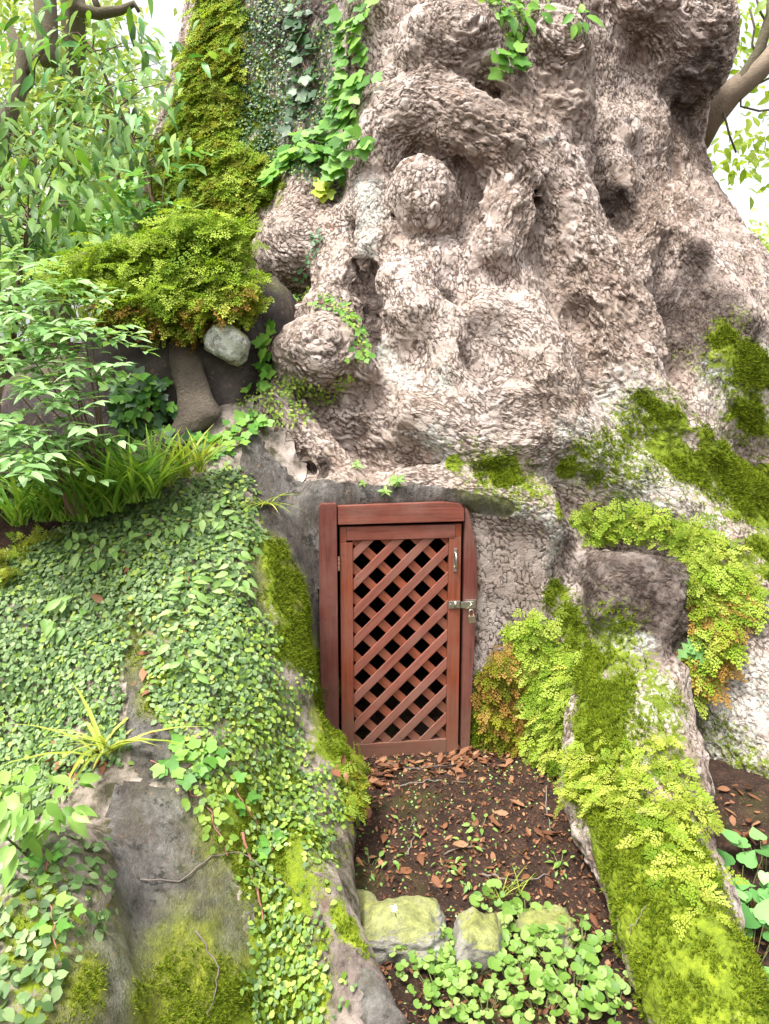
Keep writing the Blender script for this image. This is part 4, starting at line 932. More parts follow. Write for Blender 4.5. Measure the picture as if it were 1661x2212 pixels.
spike('spike_moss', 'feathery clump draped down the right side of the doorway', [[(1150, 1370, 46), (1180, 1450, 50), (1200, 1560, 36), (1170, 1680, 40), (1140, 1740, 36)], [(1210, 1420, 30)]], 520, .066, [G_SPIKE, G_SPIKE, G_SPIKY], .55, 90, seed=4, amp=1.0)
spike('spike_moss', 'olive dry feathery strands in the shade right of the door', [[(1090, 1430, 40), (1080, 1520, 44), (1100, 1600, 34)]], 300, .07, [G_SHAG, G_SPIKB], .9, 30, seed=5)
spike('spike_moss', 'yellow feathery patch spilling down the mossy right root', [[(1260, 1640, 40), (1330, 1690, 50), (1400, 1740, 46), (1450, 1820, 55), (1490, 1900, 50), (1500, 1980, 30)], [(1290, 1720, 30)], [(1420, 1650, 34), (1500, 1760, 34)], [(1300, 1600, 18)]],
      360, .050, [G_SPIKY, G_SPIKE, G_SPIKY], .45, 120, seed=6, amp=1.6)
spike('hanging_moss', 'shaggy olive moss cloaking the left edge of the trunk', [[(480, -40, 46), (465, 80, 52), (440, 220, 66), (420, 330, 84), (410, 420, 100)], [(500, 360, 50), (490, 440, 56)], [(360, 420, 70), (400, 490, 60), (480, 500, 50)], [(540, 350, 34), (545, 420, 30)]],
      2300, .085, [G_SHAG, G_SPIKE, G_SPIKE], .9, 60, seed=7, out=.45)
spike('spike_moss', 'narrow feathery fringe along the edge of the root beside the doorway', [[(742, 1600, 16), (752, 1660, 18), (755, 1710, 18), (745, 1750, 14)]], 160, .04, [G_SHAG, G_SPIKE], .4, 20, seed=9)
# ================================================================ boulders, stones
def rock(name, c, r, seed, mat, sub=4, amp=.22, flat=0.0, rot=0.0, label=None, cat=None, group=None, sq=.75, kind=None, sc2=2.2):
    bm = bmesh.new(); bmesh.ops.create_icosphere(bm, subdivisions=sub, radius=1.0)
    V = np.array([v.co[:] for v in bm.verts]); F = [[v.index for v in f.verts] for f in bm.faces]; bm.free()
    V = np.sign(V)*np.abs(V)**sq; V /= np.abs(V).max()
    V *= (1+amp*vnoise(V+seed*5.1, 1.3, seed, 3)+amp*.25*vnoise(V+seed, 6, seed+1, 3)+amp*.1*vnoise(V+seed, 18, seed+2, 2))[:, None]
    V *= np.array(r); M = np.array(Matrix.Rotation(rot, 3, 'Y')); V = V@M.T
    me = new_mesh(name, V, np.array(F), mat); o = link(name, me); o.location = Vector(c); tag(o, label, cat, group, kind); return o
def rock_mat(name, c0, c1, c2, moss=.5, lichen=0.0, scale=9, orange=.0):
    m, t, b = mat_new(name); p = geo_pos(t)
    c = ramp(t, noise(t, scale, 6, .65, p), [(.3, c0), (.5, c1), (.72, c2)])
    if lichen: c = mixc(t, mth(t, 'MULTIPLY', ramp(t, noise(t, 26, 5, .75, p), [(.42, (0, 0, 0)), (.54, (1, 1, 1))]), lichen), c, (.55, .58, .50))
    if orange: c = mixc(t, mth(t, 'MULTIPLY', ramp(t, noise(t, 34, 3, .6, p), [(.62, (0, 0, 0)), (.7, (1, 1, 1))]), orange), c, (.20, .12, .08))
    n = nd(t, 'ShaderNodeSeparateXYZ'); L(t, nd(t, 'ShaderNodeNewGeometry').outputs['Normal'], n.inputs[0])
    up = mth(t, 'MULTIPLY', ramp(t, mth(t, 'ADD', mth(t, 'MULTIPLY', n.outputs[2], .35), noise(t, 8, 5, .7, p)), [(.67, (0, 0, 0)), (.76, (1, 1, 1))]), moss)
    c = mixc(t, up, c, ramp(t, noise(t, 40, 4, .7, p), [(.3, (.10, .12, .01)), (.7, (.30, .32, .03))]))
    L(t, c, b.inputs['Base Color']); b.inputs['Roughness'].default_value = .8; b.inputs['Specular IOR Level'].default_value = .3
    bump(t, b, mth(t, 'ADD', noise(t, 30, 6, .75, p), noise(t, 120, 3, .6, p)), .6, .008); return m
R_DARK = rock_mat('dark_rock', (.020, .016, .014), (.055, .044, .038), (.12, .10, .088), .15, 0, 9, .8)
R_PALE = rock_mat('pale_stone', (.10, .095, .075), (.21, .20, .165), (.36, .35, .31), .62, 0, 10)
R_LICH = rock_mat('lichen_stone', (.10, .09, .08), (.22, .21, .18), (.4, .4, .35), .55, .9, 12)
rock('boulder', P(410, 840, 3.30), (.42, .30, .42), 3, R_DARK, 5, .14, label='dark boulder under the fern ledge with a mortar seam', cat='boulder')
rock('boulder', P(560, 800, 3.34), (.20, .24, .40), 8, R_DARK, 5, .14, label='dark boulder wedged between the seam and the trunk', cat='boulder')
rock('boulder', P(200, 960, 3.2), (.35, .26, .36), 12, R_DARK, 4, .16, label='dark boulder mostly hidden behind the left shrubs', cat='boulder')
rock('stone', P(492, 742, 2.96), (.082, .07, .066), 4, R_LICH, 4, .3, rot=.5, label='pale lichen crusted stone stuck below the ferns', cat='stone', sq=.6)
SEAM_M = plain('seam_mortar', (.095, .075, .055), .85, 0, 14, .5, 1.0, .015)
def seam(pts, label):
    c = [P(x, y, Y) for x, y, Y, r in pts]; n = 26; V = []; F = []; seg = 12
    ts = np.linspace(0, len(c)-1, n); rs = [p[3] for p in pts]
    for i, t_ in enumerate(ts):
        k = min(int(t_), len(c)-2); f = t_-k; f2_ = f*f*(3-2*f); p = c[k]*(1-f)+c[k+1]*f; r = rs[k]*(1-f2_)+rs[k+1]*f2_
        for a in range(seg):
            an = 2*math.pi*a/seg; V.append(p+np.array([math.cos(an)*r, math.sin(an)*r*.55, 0]))
        for a in range(seg):
            if i: F.append(((i-1)*seg+a, (i-1)*seg+(a+1) % seg, i*seg+(a+1) % seg, i*seg+a))
    F.append(tuple(range(seg))[::-1]); F.append(tuple(range((n-1)*seg, n*seg)))
    V = np.array(V); V += (V-V.mean(0))*0; d = vnoise(V, 12, 5, 3)[:, None]*.022; V = V+d*np.array([1, -.6, .4])
    me = new_mesh('mortar_seam', V, F, SEAM_M); o = link('mortar_seam', me); o.modifiers.new('s', 'SUBSURF').render_levels = 2
    tag(o, label, 'mortar seam'); return o
seam([(392, 680, 3.06, .060), (398, 770, 3.0, .066), (418, 850, 2.94, .065), (438, 893, 2.90, .09), (400, 930, 2.88, .075), (350, 950, 2.86, .08), (322, 990, 2.82, .09), (310, 1050, 2.80, .08)], 'smooth brown mortar seam winding down between the dark boulders')
s1 = ghit(860, 2030); rock('stone', P(865, 2025, 1.90), (.128, .10, .076), 21, R_PALE, 5, .32, sq=.6, label='largest rounded mossy stone at the front of the path', cat='stone', group='stones edging the path')
rock('stone', P(1034, 2045, 1.86), (.064, .075, .07), 23, R_PALE, 5, .34, sq=.55, rot=.4, label='middle pale stone leaning between two mossy stones', cat='stone', group='stones edging the path')
rock('stone', P(1182, 2015, 1.95), (.08, .07, .06), 27, R_PALE, 5, .34, sq=.6, label='stone half under herbs beside the mossy right root', cat='stone', group='stones edging the path')
rock('stone', P(735, 1835, 2.25)+np.array([0, .04, -.02]), (.055, .05, .075), 31, plain('slate', (.13, .115, .10), .7, 0, 16, .35, .6, .005), 4, .2, rot=.15, label='grey slab leaning at the left edge of the soil path', cat='stone', sq=.5)
rock('stone', P(760, 1960, 2.0)+np.array([0, .03, -.02]), (.075, .05, .04), 33, R_PALE, 3, .2, label='small low mossy stone left of the largest one', cat='stone', group='stones edging the path')
# ================================================================ fern ledge on top of the boulders
def frond_cloud(t, pts, nrm, n, size, mats, hang, spread, nmax, out=.5):
    pts = np.array(pts); per = n//len(mats)
    for i, mt in enumerate(mats):
        k = RNG.integers(0, len(pts), per); p_ = pts[k]+RNG.normal(0, 1, (per, 3))*np.array(spread)
        D = nrm*out+DOWN*hang+RNG.normal(0, .5, p_.shape); N2 = jitter(np.tile(np.array([0, -.5, .8]), (per, 1)), .35)
        leaves(t, 'frond', FROND[i % 3], p_, frames(N2, D), RNG.uniform(.6, 1.25, per)*size, mt, nmax//len(mats), 'fronds')
led = empty('spike_moss', P(350, 620, 3.1), 'big lime green feathery cushion hanging over the dark boulder ledge', 'spike moss')
lp = [P(x, y, 3.08-.0006*(y-500)) for x, y in ((380, 490), (440, 490), (490, 500), (150, 600), (210, 565), (270, 540), (330, 530), (390, 520), (440, 520), (490, 535), (220, 610), (290, 600), (360, 590), (420, 590), (480, 590), (510, 610), (270, 640), (340, 640), (400, 640), (460, 640), (500, 640))]
frond_cloud(led, lp, np.array([0, -1.0, .3]), 1300, .085, [G_SPIKE, G_SPIKE, G_SPIKE], .35, (.045, .05, .03), 60)
lp = [P(x, y, 2.96) for x, y in ((300, 670), (350, 675), (400, 680), (450, 670), (500, 660), (515, 640), (390, 690), (250, 650), (230, 680))]
frond_cloud(led, lp, np.array([0, -.5, 0]), 420, .085, [G_SHAG, G_SPIKY, G_SPIKE, G_SPIKB], 1.2, (.035, .03, .02), 30)
core = rock('cushion_core', P(335, 600, 3.24)-np.array(led.location), (.36, .18, .14), 41, plain('peat', (.07, .07, .012), .95), 4, .2); core.parent = led
# ================================================================ vines and ivy
def strand(name, label, path, n, size, mat, tm, stem_mat=STEM_R, r=.0025, spread=.02, lift=.02, group=None, cat='vine', nface=.35, surf_off=.008, ground=True, Y=None, hang=.6):
    """a stem that follows the surface, with leaves along it (each leaf a part)"""
    pts = []
    for x, y in path:
        h = None if Y else (anyhit(x, y) if ground else fhit(x, y))
        pts.append((P(x, y, Y), np.array([0, -1.0, .2])) if h is None else h)
    Pp = np.array([p+n_*surf_off for p, n_ in pts]); Nn = np.array([n_ for _, n_ in pts]); t = empty(name, Pp[0], label, cat, group)
    m = max(2, len(Pp)*4); ts = np.linspace(0, len(Pp)-1, m); k = np.minimum(ts.astype(int), len(Pp)-2); f = (ts-k)[:, None]
    line = Pp[k]*(1-f)+Pp[k+1]*f+RNG.normal(0, .004, (m, 3)); o = tube_mesh('stem', line-np.array(Pp[0]), [r*(1-.5*i/m) for i in range(m)], stem_mat, t, 5)
    u = np.sort(RNG.random(n))*(len(Pp)-1.001); k = u.astype(int); f = (u-k)[:, None]; c = Pp[k]*(1-f)+Pp[k+1]*f; nn = Nn[k]*(1-f)+Nn[k+1]*f; nn /= np.linalg.norm(nn, axis=1)[:, None]
    side = np.cross(Pp[k+1]-Pp[k], nn); side /= np.linalg.norm(side, axis=1)[:, None]+1e-9; sg = np.where(np.arange(n) % 2, 1, -1)[:, None]
    p_ = c+side*sg*np.abs(RNG.normal(0, spread, (n, 1)))+nn*(lift*RNG.uniform(.2, 1, (n, 1)))
    D = side*sg*.8+DOWN*hang+RNG.normal(0, .35, (n, 3)); N2 = jitter(nn*.8+np.array([0, -nface, .45]), .22)
    leaves(t, 'leaf', tm, p_, frames(N2, D), RNG.uniform(.65, 1.25, n)*size, mat, 300); return t
strand('ivy', 'ivy strand hanging straight down the trunk from the top edge', [(770, -40), (768, 40), (762, 100), (772, 160), (755, 220), (752, 265)], 100, .062, G_IVY, IVY, spread=.045, lift=.05)
strand('ivy', 'broad leaved ivy spray arching over the left burl', [(740, 300), (700, 320), (660, 325), (625, 345), (612, 385)], 52, .070, G_IVY, IVY, spread=.05, lift=.06)
strand('ivy', 'short ivy trail running up toward the arch of bark', [(800, 290), (775, 310), (750, 345), (725, 375), (715, 395)], 30, .065, G_IVY, IVY, spread=.03, lift=.05)
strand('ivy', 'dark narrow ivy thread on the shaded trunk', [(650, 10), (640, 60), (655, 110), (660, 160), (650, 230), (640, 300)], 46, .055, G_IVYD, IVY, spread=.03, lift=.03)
strand('ivy', 'small yellow green ivy sprig on the neck of the left burl', [(672, 412), (690, 415), (710, 410)], 9, .055, leaf_mat('ivy_yellow', (.30, .42, .03), (.42, .52, .05), (.5, .6, .08), .45, .35), IVY, spread=.02, lift=.03)
strand('ivy', 'ivy trail edging the trunk beside the dark boulder', [(610, 650), (600, 700), (585, 750), (570, 800), (560, 850)], 85, .042, G_IVY, IVY, spread=.035, lift=.03)
strand('ivy', 'ivy sprig under the double knob burl', [(1085, 105), (1092, 130), (1100, 155)], 14, .055, G_IVY, IVY, spread=.02, lift=.04)
strand('ivy', 'thin leafy creeper crossing the paw shaped burl', [(620, 660), (680, 655), (740, 670), (775, 720), (782, 780)], 60, .022, G_IVY, IVY, spread=.02, lift=.012)
strand('ivy', 'fine creeper trailing over the left bulbous burl', [(680, 500), (690, 530), (670, 570), (645, 600)], 40, .018, G_IVYD, IVY, spread=.015, lift=.012)
VP = [('pale leafed vine crossing the top of the fig mound', [(270, 1170), (320, 1160), (370, 1140), (430, 1120), (480, 1130), (500, 1170)], 34, .046),
      ('pale leafed vine hanging down the middle of the mound', [(400, 1230), (410, 1280), (405, 1330), (400, 1390), (410, 1440), (390, 1500)], 38, .042),
      ('pale leafed vine hanging nearest the mossy door flank', [(500, 1190), (510, 1240), (505, 1290), (470, 1340), (440, 1380)], 24, .040),
      ('pale leafed runner at the upper left of the mound', [(120, 1230), (190, 1200), (260, 1190), (300, 1210)], 22, .046),
      ('pale vine sprig low on the fig mound', [(110, 1330), (150, 1345), (165, 1370)], 12, .055)]
for lb, pa, n, sz in VP: strand('climbing_vine', lb, pa, n, sz, G_VINE, OVATE, spread=.03, lift=.045, group='pale vines on the fig mound')
for lb, pa, n, sz in [('ivy runner across the mortar tongue', [(330, 1650), (380, 1670), (430, 1650), (480, 1610)], 22, .04), ('red stemmed runner beside the mortar tongue', [(500, 1690), (520, 1740), (560, 1800), (590, 1850)], 14, .03),
                      ('round leafed runner trailing down the mortar', [(400, 1710), (440, 1740), (470, 1790), (490, 1850)], 30, .024), ('red runner on the bottom left root', [(100, 1840), (110, 1960), (115, 2060)], 14, .026),
                      ('leafy runner on the shoulder beside the boulder', [(440, 990), (480, 960), (520, 940), (560, 900)], 46, .036)]:
    strand('ivy', lb, pa, n, sz, G_IVY if 'round' not in lb else G_FIG2, IVY if 'round' not in lb else FIG, spread=.025, lift=.02)
# leafy bushes of ivy and sprigs
def bush(name, label, cat, centre, rad, n, size, mat, tm, stem_from=None, group=None, mat2=None, droop=.3, nmax=300, shell=.55, stems=5, stem_mat=STEM_B, sr=.004, face=(0, -.5, .8)):
    c = np.array(centre); rad = np.array(rad); base = np.array(stem_from) if stem_from is not None else c-np.array([0, 0, rad[2]]); t = empty(name, base, label, cat, group)
    d = RNG.normal(0, 1, (n, 3)); d /= np.linalg.norm(d, axis=1)[:, None]; q = c+d*rad*(shell+(1-shell)*RNG.random((n, 1)))
    q += RNG.normal(0, .12, (n, 3))*rad
    for i in range(stems):
        e = c+RNG.normal(0, .4, 3)*rad; mid = (base+e)/2+RNG.normal(0, .06, 3)*np.linalg.norm(e-base)
        tube_mesh('stem', [np.zeros(3), mid-base, e-base], [sr, sr*.8, sr*.35], stem_mat, t, 6)
    D = d*.8+DOWN*droop+RNG.normal(0, .4, (n, 3)); N2 = jitter(np.tile(np.array(face, float), (n, 1))+d*.4, .3); s = RNG.uniform(.6, 1.2, n)*size
    if mat2 is None: leaves(t, 'leaf', tm, q, frames(N2, D), s, mat, nmax)
    else:
        k = RNG.random(n) < .5; R = frames(N2, D)
        leaves(t, 'leaf', tm, q[k], R[k], s[k], mat, nmax//2); leaves(t, 'leaf', tm, q[~k], R[~k], s[~k], mat2, nmax//2)
    return t
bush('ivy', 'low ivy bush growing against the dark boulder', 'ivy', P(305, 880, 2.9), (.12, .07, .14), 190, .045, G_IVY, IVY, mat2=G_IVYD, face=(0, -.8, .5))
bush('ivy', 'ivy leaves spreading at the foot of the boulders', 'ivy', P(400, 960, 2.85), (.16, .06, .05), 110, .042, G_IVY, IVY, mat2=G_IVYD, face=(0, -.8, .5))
bush('leafy_sprig', 'bright leafy sprig sprouting between the two highest burls', 'plant', P(1085, 40, 3.55), (.19, .10, .13), 170, .070, G_IVY, OVATE, stem_from=P(1090, 110, 3.7), mat2=G_BIG, stem_mat=STEM_G, sr=.003)
strand('leafy_sprig', 'arching leafy shoot above the double knob burl', [(1100, 40), (1150, 30), (1200, 28), (1240, 38), (1262, 55)], 14, .075, G_IVY, OVATE, stem_mat=STEM_G, spread=.02, lift=.02, Y=3.45, cat='plant')
# ================================================================ shrubs and saplings on the left
def compound(t, base, ends, leaflets, size, mat, stem_mat=STEM_B, sr=.004, nmax=300, pairs=4):
    """canes with pinnate sprays of pointed leaflets"""
    base = np.array(base); pos = []; D = []; N = []; S_ = []
    for e in ends:
        e = np.array(e); b = base+RNG.normal(0, .03, 3)*np.array([1, 1, 0]); mid = (b+e)/2+np.array([0, 0, .06])
        tube_mesh('cane', [b-base, mid-base, e-base], [sr, sr*.7, sr*.4], stem_mat, t, 5)
        for _ in range(leaflets):
            an = RNG.uniform(0, 2*math.pi); dr = np.array([math.cos(an), math.sin(an)*.7-.25, RNG.uniform(-.35, .35)]); dr /= np.linalg.norm(dr); ln = size*pairs*.62; side = np.cross(dr, [0, 0, 1.0]); side /= np.linalg.norm(side)
            o0 = e+RNG.normal(0, .035, 3)
            for k in range(pairs):
                q = o0+dr*ln*(k+.6)/pairs+np.array([0, 0, -.15*ln*(k/pairs)**2])
                for sg in ((-1, 1) if k < pairs-1 else (-1, 0, 1)):
                    pos.append(q); D.append(dr*(.6 if sg else 1)+side*sg+np.array([0, 0, -.25])+RNG.normal(0, .12, 3)); N.append(np.array([0, -.15, 1.0])+RNG.normal(0, .2, 3)); S_.append(size*RNG.uniform(.75, 1.15))
    pos = np.array(pos); leaves(t, 'leaflet', LEAFLET, pos, frames(np.array(N), np.array(D)), np.array(S_), mat, nmax)
def gpt(px, py, Y):
    p = P(px, py, Y); return np.array([p[0], p[1], gz(p[0], p[1])])
b0 = P(240, 1040, 2.62); b0[2] -= .1
t = empty('nandina_shrub', b0, 'pale green shrub with pointed leaflets in front of the boulders', 'shrub')
compound(t, b0, [P(x, y, Y) for x, y, Y in ((40, 700, 2.55), (110, 650, 2.6), (180, 700, 2.5), (60, 760, 2.45), (150, 790, 2.45), (0, 800, 2.5), (200, 740, 2.5), (110, 720, 2.45), (20, 640, 2.65), (140, 850, 2.4), (60, 840, 2.4), (205, 790, 2.5), (40, 600, 2.7), (150, 620, 2.7))], 7, .060, G_NAND, nmax=300, sr=.0042)
b1 = P(160, 1060, 2.4); b1[2] -= .08
t = empty('nandina_shrub', b1, 'lower shrub of pale leaflets at the left edge of the picture', 'shrub')
compound(t, b1, [P(x, y, Y) for x, y, Y in ((20, 930, 2.3), (60, 990, 2.25), (0, 1020, 2.25), (110, 930, 2.35), (40, 880, 2.35), (150, 950, 2.35))], 5, .064, G_NAND, nmax=200, sr=.004)
b2 = P(345, 520, 3.6); b2[2] -= .2
t = empty('ash_seedling', b2, 'young compound leafed seedling rising behind the fern ledge', 'seedling')
compound(t, b2, [P(x, y, 3.5) for x, y in ((320, 390), (300, 430), (340, 450), (355, 385), (310, 470))], 3, .075, G_HEART, nmax=150, sr=.004)
b3 = P(170, 590, 3.6); 
def sapling(name, label, base, spine, n_sub, size, n, mats, Y, spreadx=.3, sr=.012, group=None, nmax=220, tm=LANCE, spread=(.16, .14, .10)):
    base = np.array(base); t = empty(name, base, label, 'sapling', group); sp = [np.array(base)]+[P(*s_) for s_ in spine]
    tube_mesh('stem', [q-base for q in sp], [sr*(1-.7*i/len(sp)) for i in range(len(sp))], STEM_B, t, 7)
    pos = []; ax_ = []
    for _ in range(n_sub):
        k = RNG.integers(max(1, len(sp)//3), len(sp)); o_ = sp[k-1]+(sp[k]-sp[k-1])*RNG.random(); an = RNG.uniform(0, 2*math.pi); e = o_+np.array([math.cos(an), math.sin(an)*.7, RNG.uniform(-.2, .5)])*spreadx*RNG.uniform(.4, 1)
        tube_mesh('branch', [o_-base, (o_+e)/2-base+np.array([0, 0, .03]), e-base], [sr*.3, sr*.22, sr*.12], STEM_B, t, 4)
        pos.append(e); ax_.append(e-o_)
    pos = np.array(pos); k = RNG.integers(0, len(pos), n); q = pos[k]+RNG.normal(0, 1, (n, 3))*np.array(spread); D = np.array(ax_)[k]*1.2+RNG.normal(0, .3, (n, 3))+DOWN*.75
    R = frames(jitter(np.tile(np.array([0, -.55, .7]), (n, 1)), .35), D); s = RNG.uniform(.65, 1.2, n)*size; h = np.array_split(np.arange(n), len(mats))
    for i, mt in enumerate(mats): leaves(t, 'leaf', tm, q[h[i]], R[h[i]], s[h[i]], mt, nmax//len(mats))
    return t
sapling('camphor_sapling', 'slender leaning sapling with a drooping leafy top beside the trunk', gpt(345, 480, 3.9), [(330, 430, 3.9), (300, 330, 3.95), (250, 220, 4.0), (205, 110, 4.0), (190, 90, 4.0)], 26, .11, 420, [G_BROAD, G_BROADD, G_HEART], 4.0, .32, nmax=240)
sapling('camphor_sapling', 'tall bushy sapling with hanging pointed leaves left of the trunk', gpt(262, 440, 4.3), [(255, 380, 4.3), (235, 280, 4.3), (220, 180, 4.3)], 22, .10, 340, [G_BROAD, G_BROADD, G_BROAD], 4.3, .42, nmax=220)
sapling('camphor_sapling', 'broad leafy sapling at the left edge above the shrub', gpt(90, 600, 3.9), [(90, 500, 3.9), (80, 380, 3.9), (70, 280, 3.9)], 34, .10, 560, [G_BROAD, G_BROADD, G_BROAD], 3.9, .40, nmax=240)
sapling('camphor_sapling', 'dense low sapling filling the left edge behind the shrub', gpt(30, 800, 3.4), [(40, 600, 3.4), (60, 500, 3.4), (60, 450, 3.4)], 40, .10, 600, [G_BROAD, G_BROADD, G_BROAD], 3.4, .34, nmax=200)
bush('shrub', 'shrub with long glossy leaves beside the fern ledge', 'shrub', P(200, 520, 3.35), (.18, .08, .10), 60, .13, G_BIG, LANCE, mat2=G_BROAD, droop=.1)
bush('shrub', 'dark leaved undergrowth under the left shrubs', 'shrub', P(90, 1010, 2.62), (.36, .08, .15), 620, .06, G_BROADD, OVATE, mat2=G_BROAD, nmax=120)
spikeb = empty('spike_moss', P(60, 1180, 2.35), 'yellow feathery clump at the left end of the mound', 'spike moss')
frond_cloud(spikeb, [hit(x, y)+np.array([0, -.01, .02]) for x, y in ((20, 1160), (60, 1150), (100, 1130), (40, 1210), (90, 1180), (20, 1250), (130, 1110), (170, 1100))], np.array([0, -.4, .6]), 330, .055, [G_SPIKY, G_SHAG, G_SPIKE], .2, (.03, .03, .02), 45)
# ================================================================ grasses
def grass(name, label, bases, n, length, mat, nmax=120, up=1.0, out=.5, wid=1.0):
    bases = [np.array(b) for b in bases]; t = empty(name, bases[0], label, 'grass'); k = RNG.integers(0, len(bases), n); p_ = np.array(bases)[k]+RNG.normal(0, .012, (n, 3))*np.array([1, 1, .2])
    an = RNG.uniform(0, 2*math.pi, n); o_ = np.stack([np.cos(an), np.sin(an), np.zeros(n)], 1); D = o_*out*RNG.uniform(.3, 1.2, (n, 1))+np.array([0, 0, up]); N = np.array([0, 0, 1.0])*.9+o_*-.0-D*.0
    N = np.tile(np.array([0, 0, 1.0]), (n, 1))-D*(D[:, 2:3]/(D*D).sum(1)[:, None])+o_*.05
    leaves(t, 'blade', BLADE, p_, frames(N+1e-4, D), RNG.uniform(.55, 1.2, n)*length, mat, nmax); return t
grass('grass_tuft', 'long green grass at the foot of the left shrubs', [P(x, y+25, 2.5) for x, y in ((40, 1110), (90, 1100), (140, 1100), (210, 1090), (250, 1080), (290, 1060), (330, 1050), (180, 1100), (230, 1060))], 330, .27, G_GRASS)
grass('grass_tuft', 'yellowish grass clump at the foot of the mortar seam', [P(x, y+20, 2.62) for x, y in ((360, 1030), (400, 1010), (430, 1000))], 80, .20, G_GRASSY)
h_ = hit(225, 1625); grass('spider_grass', 'arching yellow green grass tuft beside the mortar channel', [h_], 22, .22, G_GRASSY, out=1.3)
h_ = hit(575, 1090); grass('grass_tuft', 'pale spiky grass tuft growing from the mortar above the door flank', [h_], 34, .12, G_GRASSY, out=1.2, up=.5)
grass('grass_tuft', 'fine grass tuft by the stone at the right root', [ghit(x, y) for x, y in ((1090, 1935), (1115, 1925), (1075, 1945))], 34, .07, G_GRASSY)
# ================================================================ herbs on the ground
bush('leafy_plant', 'light green broad leaved plant at the lower left edge', 'plant', P(70, 1745, 1.5), (.12, .10, .10), 62, .056, G_BIG, OVATE, stem_from=P(60, 1850, 1.5), stem_mat=STEM_G, sr=.003, droop=.25, face=(0, -.4, .8), shell=.3)
def herb(name, label, px, py, n, size, tm, mat, rad, height, group=None, nmax=60):
    g_ = ghit(px, py); t = empty(name, g_, label, 'herb', group); an = RNG.uniform(0, 2*math.pi, n); rr = rad*np.sqrt(RNG.random(n))
    p_ = g_+np.stack([np.cos(an)*rr, np.sin(an)*rr, np.zeros(n)], 1); z = np.array([gz(a, b) for a, b, _ in p_]); p_[:, 2] = z+height*RNG.uniform(.35, 1, n)
    V = []; F = []
    for q in p_:
        b = g_+(q-g_)*.45; b[2] = gz(b[0], b[1]); i = len(V); w_ = np.array([.0014, 0, 0]); V += [b-w_-g_, b+w_-g_, q+w_*.6-g_, q-w_*.6-g_]; F.append((i, i+1, i+2, i+3))
    o = bpy.data.objects.new('stalks', new_mesh('stalks', V, F, STEM_G)); COL.objects.link(o); o.parent = t; o['kind'] = 'stuff'
    D = np.stack([np.cos(an), np.sin(an), np.full(n, -.15)], 1)+RNG.normal(0, .3, (n, 3)); N2 = jitter(np.tile(np.array([0, -.25, 1.0]), (n, 1)), .22)
    leaves(t, 'leaf', tm, p_, frames(N2, D), RNG.uniform(.6, 1.2, n)*size, mat, nmax); return t
HB = [(930, 2090, 60, .026, .10, 'clover like herb patch in front of the largest stone'), (1010, 2110, 60, .026, .10, 'clover like herb patch below the middle stone'), (960, 2160, 46, .028, .09, 'clover like herb patch at the bottom edge under the stones'),
      (1090, 2060, 34, .034, .08, 'round leafed herb right of the middle stone'), (1140, 2010, 30, .036, .08, 'round leafed herb in front of the half hidden stone'), (1120, 2130, 40, .034, .09, 'round leafed herb in the bottom middle'),
      (1200, 2080, 34, .034, .09, 'round leafed herb beside the mossy root foot'), (1240, 2150, 40, .036, .10, 'large round leafed herb near the bottom of the right root'), (1330, 2180, 30, .034, .08, 'round leafed herb against the bottom of the right root'),
      (960, 2060, 26, .026, .06, 'small leafed herb creeping over the foot of the largest stone'), (1060, 1960, 14, .034, .05, 'round leafed herb above the middle stone'), (1170, 2190, 30, .03, .09, 'small leafed herb at the bottom edge'), (1050, 2190, 30, .028, .08, 'herb among dead leaves at the bottom edge'), (1260, 2040, 20, .03, .06, 'herb tucked under the right root')]
for x, y, n, sz, rad, lb in HB: herb('herb_plant', lb, x, y, n, sz*.88, KIDNEY, G_HERB, rad, .05, 'herbs on the path', 40)
for x, y, n, lb in [(1010, 1840, 8, 'small seedling in the middle of the soil path'), (1040, 1790, 7, 'small seedling on the right half of the path'), (960, 1870, 6, 'seedling just behind the stones'), (800, 1870, 7, 'seedling by the grey slab'), (840, 1860, 6, 'seedling left of the middle of the path'), (1000, 1900, 6, 'seedling right behind the middle stone'), (1210, 1870, 10, 'seedling at the foot of the right root'), (880, 1790, 5, 'tiny seedling on the bare soil')]:
    herb('seedling', lb, x, y, n, .026, OVATE, G_HERB, .04, .02, 'seedlings on the path')
for x, y, n, lb in [(1600, 1940, 16, 'heart leafed plant at the right edge beside the yellow ferns'), (1640, 2000, 16, 'heart leafed plant lower on the right edge'), (1620, 2090, 14, 'heart leafed plant at the bottom right'), (1655, 1890, 12, 'heart leafed plant highest on the right edge')]:
    herb('heart_leaf_plant', lb, x, y, n, .062, HEART, G_HEART, .09, .10, 'heart leafed plants on the right')
for x, y, n, sz, lb in [(857, 1040, 9, .036, 'rosette plant on the mortar ledge above the door'), (832, 1062, 5, .028, 'tiny plant just left of the rosette over the door'), (785, 1045, 4, .022, 'seedling in the crevice over the door'), (772, 1005, 6, .03, 'reddish leafed seedling at the tip of the pale root')]:
    h_ = fhit(x, y); c = h_[0] if h_ else hit(x, y); t = empty('herb_plant', c, lb, 'herb', 'plants over the door'); an = np.linspace(0, 2*math.pi, n, endpoint=False)+.3
    D = np.stack([np.cos(an), np.full(n, -.45), np.sin(an)*.8+.25], 1); p_ = np.tile(c, (n, 1))+np.array([0, -.012, .004]); leaves(t, 'leaf', OVATE, p_, frames(jitter(np.tile(np.array([0, -.8, .6]), (n, 1)), .15), D), RNG.uniform(.75, 1.15, n)*sz, G_HERB if 'red' not in lb else G_VINE, 60)
